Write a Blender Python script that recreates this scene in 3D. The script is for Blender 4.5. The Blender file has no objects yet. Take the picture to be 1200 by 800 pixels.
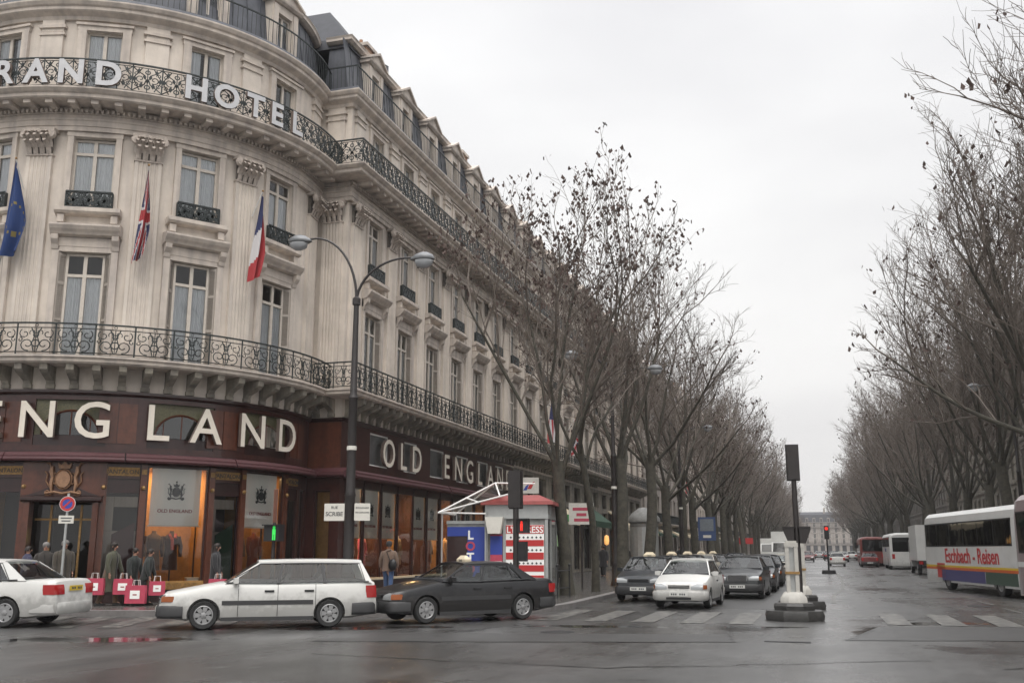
HAZE=0.00035; SKYK=9.45; EXPO=0.2
import bpy, math, random
from mathutils import Vector, Matrix
S = bpy.context.scene
COL = S.collection
PI = math.pi
def rad(a): return math.radians(a)
ORD = ['first','second','third','fourth','fifth','sixth','seventh','eighth','ninth','tenth','eleventh','twelfth','thirteenth','fourteenth','fifteenth','sixteenth','seventeenth','eighteenth','nineteenth','twentieth','twenty-first','twenty-second','twenty-third','twenty-fourth','twenty-fifth','twenty-sixth','twenty-seventh','twenty-eighth','twenty-ninth','thirtieth','thirty-first','thirty-second','thirty-third','thirty-fourth','thirty-fifth','thirty-sixth','thirty-seventh','thirty-eighth','thirty-ninth','fortieth']

# ------------------------------------------------------------------ mesh builder
class MB:
    def __init__(s): s.v=[]; s.f=[]; s.m=[]; s.mats=[]
    def mi(s,mat):
        if mat not in s.mats: s.mats.append(mat)
        return s.mats.index(mat)
    def add(s,verts,faces,mat):
        o=len(s.v); k=s.mi(mat)
        s.v.extend(verts)
        for f in faces: s.f.append([i+o for i in f]); s.m.append(k)
    def box(s,x0,x1,y0,y1,z0,z1,mat,step=None):
        n=max(1,int(math.ceil((x1-x0)/step))) if step else 1
        vs=[];fs=[]
        for i in range(n+1):
            x=x0+(x1-x0)*i/n
            vs+=[(x,y0,z0),(x,y1,z0),(x,y1,z1),(x,y0,z1)]
        for i in range(n):
            a=4*i;b=a+4
            for j in range(4):
                k=(j+1)%4
                fs.append([a+j,b+j,b+k,a+k][::-1])
        fs.append([0,1,2,3][::-1]); e=4*n; fs.append([e,e+1,e+2,e+3])
        s.add(vs,fs,mat)
    def sweep(s,prof,x0,x1,mat,step=None,caps=True):
        """closed (y,z) profile swept along x"""
        n=max(1,int(math.ceil((x1-x0)/step))) if step else 1
        k=len(prof); vs=[];fs=[]
        for i in range(n+1):
            x=x0+(x1-x0)*i/n
            vs+=[(x,p[0],p[1]) for p in prof]
        for i in range(n):
            for j in range(k):
                l=(j+1)%k
                fs.append([k*i+j,k*i+l,k*(i+1)+l,k*(i+1)+j])
        if caps:
            fs.append(list(range(k))[::-1]); fs.append([k*n+j for j in range(k)])
        s.add(vs,fs,mat)
    def prism(s,poly,y0,y1,mat,axis='y'):
        """polygon (a,b) extruded; axis y: (a,y,b); z: (a,b,z); x: (x,a,b)"""
        k=len(poly)
        if axis=='y': P=lambda p,t:(p[0],t,p[1])
        elif axis=='z': P=lambda p,t:(p[0],p[1],t)
        else: P=lambda p,t:(t,p[0],p[1])
        vs=[P(p,y0) for p in poly]+[P(p,y1) for p in poly]
        fs=[[j,(j+1)%k,k+(j+1)%k,k+j] for j in range(k)]
        fs.append(list(range(k))[::-1]); fs.append([k+j for j in range(k)])
        s.add(vs,fs,mat)
    def quad(s,a,b,c,d,mat): s.add([tuple(a),tuple(b),tuple(c),tuple(d)],[[0,1,2,3]],mat)
    def tube(s,pts,rads,mat,n=6,cap=True):
        pts=[Vector(p) for p in pts]
        if not isinstance(rads,(list,tuple)): rads=[rads]*len(pts)
        vs=[];fs=[]; up=None
        for i,p in enumerate(pts):
            if i==0: t=pts[1]-pts[0]
            elif i==len(pts)-1: t=pts[-1]-pts[-2]
            else: t=pts[i+1]-pts[i-1]
            if t.length<1e-9: t=Vector((0,0,1))
            t.normalize()
            if up is None:
                up=Vector((0,0,1)) if abs(t.z)<.9 else Vector((1,0,0))
            a=t.cross(up)
            if a.length<1e-6: a=t.orthogonal()
            a.normalize(); b=a.cross(t); up=b
            r=rads[i]
            for j in range(n):
                c=2*PI*j/n
                q=p+a*(r*math.cos(c))+b*(r*math.sin(c)); vs.append((q.x,q.y,q.z))
        for i in range(len(pts)-1):
            for j in range(n):
                l=(j+1)%n
                fs.append([n*i+j,n*i+l,n*(i+1)+l,n*(i+1)+j][::-1])
        if cap:
            fs.append(list(range(n))); e=n*(len(pts)-1); fs.append([e+j for j in range(n)][::-1])
        s.add(vs,fs,mat)
    def lathe(s,prof,mat,n=20,c=(0,0,0),axis='z'):
        """prof list of (r,h)"""
        vs=[];fs=[];k=len(prof)
        for j in range(n):
            a=2*PI*j/n; ca,sa=math.cos(a),math.sin(a)
            for r,h in prof:
                if axis=='z': q=(c[0]+r*ca,c[1]+r*sa,c[2]+h)
                elif axis=='y': q=(c[0]+r*sa,c[1]+h,c[2]+r*ca)
                else: q=(c[0]+h,c[1]+r*ca,c[2]+r*sa)
                vs.append(q)
        for j in range(n):
            l=(j+1)%n
            for i in range(k-1):
                fs.append([k*j+i,k*l+i,k*l+i+1,k*j+i+1])
        s.add(vs,fs,mat)
    def ball(s,c,r,mat,n=10,m=6,sc=(1,1,1)):
        vs=[];fs=[]
        for i in range(m+1):
            t=PI*i/m
            for j in range(n):
                a=2*PI*j/n
                vs.append((c[0]+r*sc[0]*math.sin(t)*math.cos(a),c[1]+r*sc[1]*math.sin(t)*math.sin(a),c[2]+r*sc[2]*math.cos(t)))
        for i in range(m):
            for j in range(n):
                l=(j+1)%n
                fs.append([n*i+j,n*(i+1)+j,n*(i+1)+l,n*i+l])
        s.add(vs,fs,mat)
    def loft(s,rings,mat,caps=True,closed=True):
        k=len(rings[0]);vs=[tuple(p) for r in rings for p in r];fs=[]
        for i in range(len(rings)-1):
            for j in range(k if closed else k-1):
                l=(j+1)%k
                fs.append([k*i+j,k*i+l,k*(i+1)+l,k*(i+1)+j])
        if caps:
            fs.append(list(range(k))[::-1]); fs.append([k*(len(rings)-1)+j for j in range(k)])
        s.add(vs,fs,mat)
    def map(s,fn): s.v=[fn(*p) for p in s.v]; return s
    def build(s,name,parent=None,loc=None,rotz=0,smooth=None,data=None):
        me=bpy.data.meshes.new(name)
        me.from_pydata(s.v,[],s.f)
        for m in s.mats: me.materials.append(m)
        me.polygons.foreach_set('material_index',s.m)
        if smooth:
            me.polygons.foreach_set('use_smooth',[True]*len(s.f))
            me.update()
            me.set_sharp_from_angle(angle=rad(smooth))
        me.update()
        o=bpy.data.objects.new(name,me); COL.objects.link(o)
        if parent: o.parent=parent
        if loc: o.location=loc
        o.rotation_euler=(0,0,rotz)
        return o

def empty(name,loc=(0,0,0),rotz=0,parent=None):
    o=bpy.data.objects.new(name,None); COL.objects.link(o); o.location=loc; o.rotation_euler=(0,0,rotz)
    o.empty_display_size=.2
    if parent: o.parent=parent
    return o
def tag(o,label=None,cat=None,group=None,kind=None):
    if label: o['label']=label
    if cat: o['category']=cat
    if group: o['group']=group
    if kind: o['kind']=kind
    return o
def thing(name,label,cat,loc=(0,0,0),rotz=0,group=None): return tag(empty(name,loc,rotz),label,cat,group)
KIDS={}
def dup(o,parent=None,loc=None,rotz=None,label=None):
    c=o.copy(); COL.objects.link(c); c.parent=parent
    if loc is not None: c.location=loc
    if rotz is not None: c.rotation_euler=(0,0,rotz)
    if label: c['label']=label
    for ch in [x for x in o.children]: dup(ch,c)
    return c
def applied(o,name=None):
    """mesh with modifiers applied replaces the object's own mesh"""
    dg=bpy.context.evaluated_depsgraph_get(); dg.update()
    me=bpy.data.meshes.new_from_object(o.evaluated_get(dg))
    o.modifiers.clear(); o.data=me
    return o
_T={}
def text_mb(txt,size,depth,mat,bold=0.0,align='CENTER',sx=1.0):
    """text as a mesh: x right, z up, front towards -y; baseline at z=0; size = cap height"""
    key=(txt,bold,align,depth>0)
    if key not in _T:
        cu=bpy.data.curves.new('t','FONT'); cu.body=txt; cu.align_x=align; cu.size=1; cu.resolution_u=4
        cu.offset=bold; cu.extrude=.5 if depth>0 else 0
        o=bpy.data.objects.new('t',cu); COL.objects.link(o)
        dg=bpy.context.evaluated_depsgraph_get(); me=o.evaluated_get(dg).to_mesh()
        vs=[tuple(v.co) for v in me.vertices]; fs=[list(p.vertices) for p in me.polygons]
        o.evaluated_get(dg).to_mesh_clear(); bpy.data.objects.remove(o); bpy.data.curves.remove(cu)
        _T[key]=(vs,fs)
    vs,fs=_T[key]
    k=size/.73
    m=MB(); m.add([(x*k*sx,-z*depth,y*k) for x,y,z in vs],fs,mat)
    return m
# ------------------------------------------------------------------ materials
def mat(name,col,rough=.6,metal=0,noise=0,nscale=3,bump=0,bscale=40,streak=0,spec=.5,coat=0,emis=None,estr=0,col2=None,detail=6,sheen=0):
    m=bpy.data.materials.new(name); m.use_nodes=True; nt=m.node_tree; N=nt.nodes; L=nt.links
    b=N['Principled BSDF']
    b.inputs['Base Color'].default_value=(*col,1); b.inputs['Roughness'].default_value=rough; b.inputs['Metallic'].default_value=metal
    b.inputs['Specular IOR Level'].default_value=spec
    if coat: b.inputs['Coat Weight'].default_value=coat; b.inputs['Coat Roughness'].default_value=.06
    if sheen: b.inputs['Sheen Weight'].default_value=sheen
    if emis: b.inputs['Emission Color'].default_value=(*emis,1); b.inputs['Emission Strength'].default_value=estr
    if noise or streak or bump or col2:
        g=N.new('ShaderNodeNewGeometry')
    cur=None
    if noise or col2:
        t=N.new('ShaderNodeTexNoise'); t.inputs['Scale'].default_value=nscale; t.inputs['Detail'].default_value=detail; t.inputs['Roughness'].default_value=.65
        L.new(g.outputs['Position'],t.inputs['Vector'])
        r=N.new('ShaderNodeValToRGB'); r.color_ramp.elements[0].position=.3; r.color_ramp.elements[1].position=.72
        c2=col2 if col2 else tuple(min(1,c*(1+noise)) for c in col)
        c1=col if col2 else tuple(c*(1-noise) for c in col)
        r.color_ramp.elements[0].color=(*c1,1); r.color_ramp.elements[1].color=(*c2,1)
        L.new(t.outputs['Fac'],r.inputs['Fac']); cur=r.outputs['Color']
    if streak:
        mp=N.new('ShaderNodeMapping'); mp.inputs['Scale'].default_value=(2.3,2.3,.22)
        L.new(g.outputs['Position'],mp.inputs['Vector'])
        t2=N.new('ShaderNodeTexNoise'); t2.inputs['Scale'].default_value=1.6; t2.inputs['Detail'].default_value=5
        L.new(mp.outputs['Vector'],t2.inputs['Vector'])
        r2=N.new('ShaderNodeValToRGB'); r2.color_ramp.elements[0].position=.36; r2.color_ramp.elements[1].position=.6
        r2.color_ramp.elements[0].color=(1-streak,1-streak,1-streak*.9,1); r2.color_ramp.elements[1].color=(1,1,1,1)
        L.new(t2.outputs['Fac'],r2.inputs['Fac'])
        mx=N.new('ShaderNodeMixRGB'); mx.blend_type='MULTIPLY'; mx.inputs['Fac'].default_value=1
        if cur: L.new(cur,mx.inputs['Color1'])
        else: mx.inputs['Color1'].default_value=(*col,1)
        L.new(r2.outputs['Color'],mx.inputs['Color2']); cur=mx.outputs['Color']
    if cur: L.new(cur,b.inputs['Base Color'])
    if bump:
        t3=N.new('ShaderNodeTexNoise'); t3.inputs['Scale'].default_value=bscale; t3.inputs['Detail'].default_value=5
        L.new(g.outputs['Position'],t3.inputs['Vector'])
        bp=N.new('ShaderNodeBump'); bp.inputs['Strength'].default_value=bump; bp.inputs['Distance'].default_value=.02
        L.new(t3.outputs['Fac'],bp.inputs['Height']); L.new(bp.outputs['Normal'],b.inputs['Normal'])
    return m
def glass(name,tint,ior=1.5,rough=.02,refl=1.0):
    m=bpy.data.materials.new(name); m.use_nodes=True; nt=m.node_tree; N=nt.nodes; L=nt.links
    for n in list(N):
        if n.type!='OUTPUT_MATERIAL': N.remove(n)
    out=[n for n in N if n.type=='OUTPUT_MATERIAL'][0]
    t=N.new('ShaderNodeBsdfTransparent'); t.inputs['Color'].default_value=(*tint,1)
    g=N.new('ShaderNodeBsdfGlossy'); g.inputs['Roughness'].default_value=rough; g.inputs['Color'].default_value=(refl,refl,refl,1)
    fr=N.new('ShaderNodeFresnel'); fr.inputs['IOR'].default_value=ior
    # slight waviness of old panes
    geo=N.new('ShaderNodeNewGeometry'); tx=N.new('ShaderNodeTexNoise'); tx.inputs['Scale'].default_value=1.3; tx.inputs['Detail'].default_value=1
    L.new(geo.outputs['Position'],tx.inputs['Vector']); bp=N.new('ShaderNodeBump'); bp.inputs['Strength'].default_value=.12; bp.inputs['Distance'].default_value=.05
    L.new(tx.outputs['Fac'],bp.inputs['Height']); L.new(bp.outputs['Normal'],g.inputs['Normal'])
    mx=N.new('ShaderNodeMixShader'); L.new(fr.outputs['Fac'],mx.inputs['Fac']); L.new(t.outputs['BSDF'],mx.inputs[1]); L.new(g.outputs['BSDF'],mx.inputs[2])
    L.new(mx.outputs['Shader'],out.inputs['Surface'])
    return m
M={}
M['stone']=mat('limestone',(.61,.545,.475),.85,noise=.17,nscale=.8,streak=.13,bump=.25,bscale=25)
M['stone2']=mat('limestone_trim',(.56,.495,.43),.85,noise=.14,nscale=2.2,streak=.24,bump=.25,bscale=30)
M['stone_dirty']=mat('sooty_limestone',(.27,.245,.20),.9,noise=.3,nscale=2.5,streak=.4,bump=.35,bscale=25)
M['stone_far']=mat('grey_limestone',(.36,.32,.28),.9,noise=.15,nscale=.6,streak=.3)
M['stone_shaded']=mat('shaded_limestone',(.20,.18,.155),.9,noise=.2,nscale=.6,streak=.3)  # right-hand fronts: backlit shade put into the stone colour
M['capital_shade']=mat('shaded_capital_ground',(.13,.115,.10),.9,noise=.3,nscale=9)  # recess shade behind the capital leaves, painted as a darker ground
M['capital']=mat('weathered_capital_stone',(.47,.41,.36),.9,noise=.3,nscale=9,bump=.4)
M['patch_seam']=mat('tar_seam',(.012,.012,.012),.35)
M['sky_reflect']=mat('sky_reflection_backing',(.40,.41,.41),.6,noise=.15,nscale=2)  # mezzanine backing: sky reflection in the panes painted as lighter grey
M['puddle']=mat('puddle_water',(.02,.019,.018),.035,noise=.2,nscale=1)
M['zinc']=mat('zinc_roof',(.085,.09,.105),.5,noise=.25,nscale=2,streak=.25,metal=.2)
M['slate']=mat('slate_roof',(.04,.042,.05),.75,noise=.25,nscale=3)
M['iron']=mat('dark_green_iron',(.014,.02,.02),.5,noise=.3,nscale=9)
M['black']=mat('black_metal',(.012,.012,.013),.45)
M['lampiron']=mat('brown_black_metal',(.022,.018,.017),.45,noise=.2,nscale=5)
M['wood']=mat('maroon_varnish',(.043,.013,.010),.3,noise=.35,nscale=6,coat=.3)
M['wood_dark']=mat('dark_maroon_varnish',(.026,.009,.008),.3,noise=.3,nscale=6,coat=.3)
M['mahogany']=mat('mahogany',(.098,.030,.015),.3,noise=.3,nscale=5,coat=.3,streak=.3)
M['awn']=mat('burgundy_awning',(.065,.018,.021),.6,noise=.2,nscale=8)
M['gold']=mat('aged_gilding',(.30,.18,.07),.45,metal=.5,noise=.4,nscale=14)
M['bronze']=mat('gilt_carving',(.30,.17,.10),.5,metal=.25,noise=.35,nscale=10)
M['mosaic']=mat('green_gold_mosaic',(.07,.075,.045),.45,noise=.6,nscale=22,col2=(.17,.15,.08))
M['letter']=mat('ivory_letter_paint',(.70,.64,.55),.5,noise=.08,nscale=4)
M['letterside']=mat('letter_return_metal',(.16,.12,.10),.5)
M['sheetletter']=mat('grey_letter_sheet',(.52,.52,.53),.5,noise=.1,nscale=5)
M['wframe']=mat('window_paint',(.52,.47,.41),.55,noise=.1,nscale=6)
M['curtain']=mat('net_curtain',(.84,.85,.86),.9,noise=.05,nscale=3)
M['darkroom']=mat('dark_room',(.03,.028,.028),.8)
M['shutter']=mat('grey_shutter',(.36,.32,.28),.7,noise=.12,nscale=8)
M['pane']=glass('window_glass',(.9,.915,.92),1.6)
M['shopglass']=glass('shop_glass',(.9,.9,.88),1.6,.01)
M['carglass']=glass('car_glass',(.62,.66,.65),1.36,.02)
M['busglass']=glass('bus_glass',(.10,.11,.11),1.5,.03)
M['ochre']=mat('ochre_backdrop',(.32,.17,.05),.8,noise=.3,nscale=3)
M['banner']=mat('white_banner_cloth',(.86,.86,.83),.85,noise=.04,nscale=2)
M['ink']=mat('dark_print',(.05,.055,.06),.8)
M['redink']=mat('red_print',(.30,.06,.06),.8)
M['white']=mat('white_paint',(.74,.73,.70),.45,noise=.05,nscale=3)
M['signwhite']=mat('sign_white',(.62,.60,.54),.5,noise=.07,nscale=5)
M['red']=mat('sign_red',(.45,.03,.03),.45)
M['blue']=mat('sign_blue',(.03,.06,.32),.45)
M['pink']=mat('pink_bag_paper',(.44,.055,.095),.55,noise=.12,nscale=12)
M['kioskred']=mat('kiosk_red',(.27,.055,.05),.5,noise=.2,nscale=4)
M['alu']=mat('grey_aluminium',(.42,.43,.42),.4,metal=.5,noise=.1,nscale=5)
M['greyposter']=mat('grey_panel',(.22,.22,.21),.6,noise=.3,nscale=4)
M['green']=mat('pharmacy_green',(.05,.25,.06),.5)
M['dgreen']=mat('dark_green_canvas',(.018,.055,.03),.7)
M['cream']=mat('cream_canvas',(.58,.50,.36),.8,noise=.08,nscale=3)
M['kerb']=mat('granite_kerb',(.16,.15,.145),.5,noise=.25,nscale=4,bump=.2)
M['concrete']=mat('pale_concrete',(.42,.405,.37),.7,noise=.15,nscale=6)
M['darkstone']=mat('dark_kerb_stone',(.035,.034,.032),.45,noise=.4,nscale=7,bump=.3)
M['bark']=mat('plane_bark',(.030,.027,.022),.9,noise=.45,nscale=5,bump=.8,bscale=14,col2=(.085,.078,.058))
M['twig']=mat('twig_bark',(.135,.112,.094),.9)
M['seed']=mat('dry_leaf',(.075,.05,.042),.9)
M['tyre']=mat('tyre_rubber',(.018,.018,.018),.75)
M['rim']=mat('wheel_cover',(.33,.33,.33),.35,metal=.6)
M['plastic']=mat('grey_black_plastic',(.035,.035,.036),.5)
M['lamphead']=mat('lamp_hood_metal',(.16,.165,.17),.4,metal=.3,noise=.1)
M['lamp']=mat('headlamp_lens',(.27,.28,.28),.15,metal=.3)
M['tail']=mat('tail_lens',(.33,.012,.012),.2,coat=.5)
M['amber']=mat('amber_lens',(.30,.085,.025),.2,coat=.5)
M['plate']=mat('white_plate',(.55,.55,.52),.4)
M['yplate']=mat('yellow_plate',(.60,.42,.03),.4)
M['seat']=mat('seat_cloth',(.05,.05,.055),.9)
M['skin']=mat('skin',(.36,.20,.14),.6)
M['hair']=mat('dark_hair',(.02,.014,.011),.6)
M['hairgrey']=mat('grey_hair',(.20,.19,.18),.7)
M['shoe']=mat('shoe_leather',(.015,.013,.012),.5)
def cloth(n,c): 
    if n not in M: M[n]=mat(n,c,.9,noise=.15,nscale=8,sheen=.2)
    return M[n]
def paint(n,c,metal=0):
    if n not in M:
        m=M[n]=mat(n,c,.3,metal,noise=.07,nscale=1.5,coat=.35,spec=.35)
        nt=m.node_tree; N=nt.nodes; L=nt.links; b=N['Principled BSDF']; src=b.inputs['Base Color'].links[0].from_socket
        # road grime splashed up the lower body
        g=N.new('ShaderNodeNewGeometry'); sp=N.new('ShaderNodeSeparateXYZ'); L.new(g.outputs['Position'],sp.inputs[0])
        t=N.new('ShaderNodeTexNoise'); t.inputs['Scale'].default_value=7; t.inputs['Detail'].default_value=8; L.new(g.outputs['Position'],t.inputs['Vector'])
        a=N.new('ShaderNodeMath'); a.operation='MULTIPLY_ADD'; a.inputs[1].default_value=-.9; L.new(t.outputs['Fac'],a.inputs[0]); L.new(sp.outputs['Z'],a.inputs[2])
        r=N.new('ShaderNodeValToRGB'); r.color_ramp.elements[0].position=0; r.color_ramp.elements[0].color=(.30,.30,.30,1); r.color_ramp.elements[1].position=.26; r.color_ramp.elements[1].color=(0,0,0,1); L.new(a.outputs[0],r.inputs['Fac'])
        mx=N.new('ShaderNodeMixRGB'); L.new(r.outputs['Color'],mx.inputs['Fac']); L.new(src,mx.inputs['Color1']); mx.inputs['Color2'].default_value=(.055,.05,.045,1); L.new(mx.outputs['Color'],b.inputs['Base Color'])
    return M[n]

def road_mat():
    m=bpy.data.materials.new('wet_asphalt'); m.use_nodes=True; nt=m.node_tree; N=nt.nodes; L=nt.links; b=N['Principled BSDF']
    g=N.new('ShaderNodeNewGeometry')
    def noise(scale,detail,vec=None,rough=.6):
        t=N.new('ShaderNodeTexNoise'); t.inputs['Scale'].default_value=scale; t.inputs['Detail'].default_value=detail; t.inputs['Roughness'].default_value=rough
        L.new(vec or g.outputs['Position'],t.inputs['Vector']); return t.outputs['Fac']
    def ramp(src,p0,p1,c0,c1):
        r=N.new('ShaderNodeValToRGB'); e=r.color_ramp.elements; e[0].position=p0; e[1].position=p1; e[0].color=(*c0,1); e[1].color=(*c1,1)
        L.new(src,r.inputs['Fac']); return r.outputs['Color']
    def mix(t,a,bb,fac=1):
        x=N.new('ShaderNodeMixRGB'); x.blend_type=t
        if isinstance(fac,(int,float)): x.inputs['Fac'].default_value=fac
        else: L.new(fac,x.inputs['Fac'])
        L.new(a,x.inputs['Color1']); L.new(bb,x.inputs['Color2']); return x.outputs['Color']
    mp=N.new('ShaderNodeMapping'); mp.inputs['Scale'].default_value=(.35,.12,1); L.new(g.outputs['Position'],mp.inputs['Vector'])
    big=noise(1.0,4,mp.outputs['Vector']); mid=noise(.55,6); fine=noise(60,4)
    col=ramp(mid,.3,.7,(.034,.033,.032),(.068,.066,.064))
    col=mix('MULTIPLY',col,ramp(fine,.3,.7,(.7,.7,.7),(1.25,1.25,1.25)))
    col=mix('MULTIPLY',col,ramp(noise(5,6),.3,.7,(.80,.80,.80),(1.18,1.18,1.18)))
    mp3=N.new('ShaderNodeMapping'); mp3.inputs['Scale'].default_value=(1.3,.05,1); L.new(g.outputs['Position'],mp3.inputs['Vector'])
    col=mix('MULTIPLY',col,ramp(noise(1.0,5,mp3.outputs['Vector']),.35,.65,(.78,.78,.78),(1.15,1.15,1.15)))
    wet=ramp(big,.40,.66,(0,0,0),(1,1,1))
    pud=ramp(noise(.30,5),.57,.70,(0,0,0),(.8,.8,.8))
    # standing water: ragged ellipses on the ground
    nz_=noise(1.1,5)
    for cx_,cy_,rx_,ry_,an_ in ((1.6,22.6,1.5,1.7,.2),(2.6,25.4,1.4,.6,.4),(-13.2,16.4,2.6,.7,.30),(-16.5,15.6,2.2,.6,.25),(-9.6,20.4,2.4,.5,.45),(-4.6,22.4,1.6,.45,.15),(-1.2,23.2,1.0,.3,.2)):
        mp2=N.new('ShaderNodeMapping'); mp2.vector_type='TEXTURE'; mp2.inputs['Location'].default_value=(cx_,cy_,0); mp2.inputs['Rotation'].default_value=(0,0,an_); mp2.inputs['Scale'].default_value=(rx_,ry_,1)
        L.new(g.outputs['Position'],mp2.inputs['Vector'])
        ln=N.new('ShaderNodeVectorMath'); ln.operation='LENGTH'; L.new(mp2.outputs['Vector'],ln.inputs[0])
        ad=N.new('ShaderNodeMath'); ad.operation='MULTIPLY_ADD'; L.new(nz_,ad.inputs[0]); ad.inputs[1].default_value=2.2; L.new(ln.outputs['Value'],ad.inputs[2])
        sp_=N.new('ShaderNodeMath'); sp_.operation='SUBTRACT'; L.new(ad.outputs[0],sp_.inputs[0]); sp_.inputs[1].default_value=1.1
        pud=mix('LIGHTEN',pud,ramp(sp_.outputs[0],.62,1.0,(1,1,1),(0,0,0)))
    col=mix('MIX',col,ramp(fine,0,1,(.020,.019,.018),(.026,.025,.024)),pud)
    L.new(col,b.inputs['Base Color'])
    ro=ramp(fine,.2,.8,(.28,.28,.28),(.48,.48,.48))
    ro=mix('MIX',ro,ramp(fine,0,1,(.11,.11,.11),(.20,.20,.20)),wet)
    ro=mix('MIX',ro,ramp(fine,0,1,(.05,.05,.05),(.08,.08,.08)),pud)
    L.new(ro,b.inputs['Roughness'])
    b.inputs['Specular IOR Level'].default_value=.75
    bp=N.new('ShaderNodeBump'); bp.inputs['Distance'].default_value=.012
    inv=N.new('ShaderNodeMath'); inv.operation='MULTIPLY_ADD'; inv.inputs[1].default_value=-.42; inv.inputs[2].default_value=.45
    L.new(pud,inv.inputs[0]); L.new(inv.outputs[0],bp.inputs['Strength']); L.new(noise(38,4),bp.inputs['Height']); L.new(bp.outputs['Normal'],b.inputs['Normal'])
    return m
M['road']=road_mat()
M['patch']=mat('dark_asphalt_patch',(.040,.039,.038),.40,noise=.25,nscale=2,bump=.4,bscale=40)
M['pave']=mat('wet_pavement',(.085,.08,.076),.24,noise=.3,nscale=1.2,bump=.25,bscale=14)
M['zebra']=mat('worn_road_paint',(.05,.049,.047),.42,nscale=4.5,bump=.2,detail=12,col2=(.21,.20,.18))
for n_ in M['zebra'].node_tree.nodes:
    if n_.type=='VALTORGB': n_.color_ramp.elements[0].position=.44; n_.color_ramp.elements[1].position=.66
# ------------------------------------------------------------------ facade kit
CX,CY,RW = -24.0,30.5,6.9        # rotunda centre and wall radius
XW = -16.05                      # wall plane of the boulevard front
YC = 32.3                        # corner of the boulevard front
def curve(x,y,z):
    a=x/RW; r=RW-y
    return (CX+r*math.cos(a),CY+r*math.sin(a),z)
def street(x,y,z):
    d=-y
    if abs(x-YC)<1e-6: return (XW+d,YC-d,z+.003)
    if x<YC: return (XW-(YC-x),YC-d,z+.003)
    return (XW+d,x,z+.003)
def straight(x,y,z): return (XW-y,x,z+.003)
def ax(deg): return rad(deg)*RW
BAYS=[34.65+3.19*k for k in range(20)]
YE=BAYS[-1]+1.6
WIN_A=[-116.9,-90.2,-63.5,-36.9,-10.2]
PIL_A=[-103.5,-76.9,-50.2,-23.6]
A0,A1=-132,15.15

def wall(mb,x0,x1,z0,z1,ops,m,depth=.35,step=None,y=0):
    xs={x0,x1}; zs={z0,z1}
    for (xc,w,a,b) in ops: xs|={xc-w/2,xc+w/2}; zs|={a,b}
    xs=sorted(x for x in xs if x0-1e-6<=x<=x1+1e-6); zs=sorted(z for z in zs if z0-1e-6<=z<=z1+1e-6)
    if step:
        ys=[xs[0]]
        for b in xs[1:]:
            n=max(1,int(math.ceil((b-ys[-1])/step))); a=ys[-1]
            ys+=[a+(b-a)*i/n for i in range(1,n+1)]
        xs=ys
    for i in range(len(xs)-1):
        for j in range(len(zs)-1):
            cx=(xs[i]+xs[i+1])/2; cz=(zs[j]+zs[j+1])/2
            if any(abs(cx-o[0])<o[1]/2 and o[2]<cz<o[3] for o in ops): continue
            mb.quad((xs[i],y,zs[j]),(xs[i+1],y,zs[j]),(xs[i+1],y,zs[j+1]),(xs[i],y,zs[j+1]),m)
    for (xc,w,a,b) in ops:
        l,r=xc-w/2,xc+w/2; d=y+depth
        mb.quad((l,y,a),(l,y,b),(l,d,b),(l,d,a),m); mb.quad((r,y,a),(r,d,a),(r,d,b),(r,y,b),m)
        mb.quad((l,y,b),(r,y,b),(r,d,b),(l,d,b),m); mb.quad((l,y,a),(l,d,a),(r,d,a),(r,y,a),m)

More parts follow.
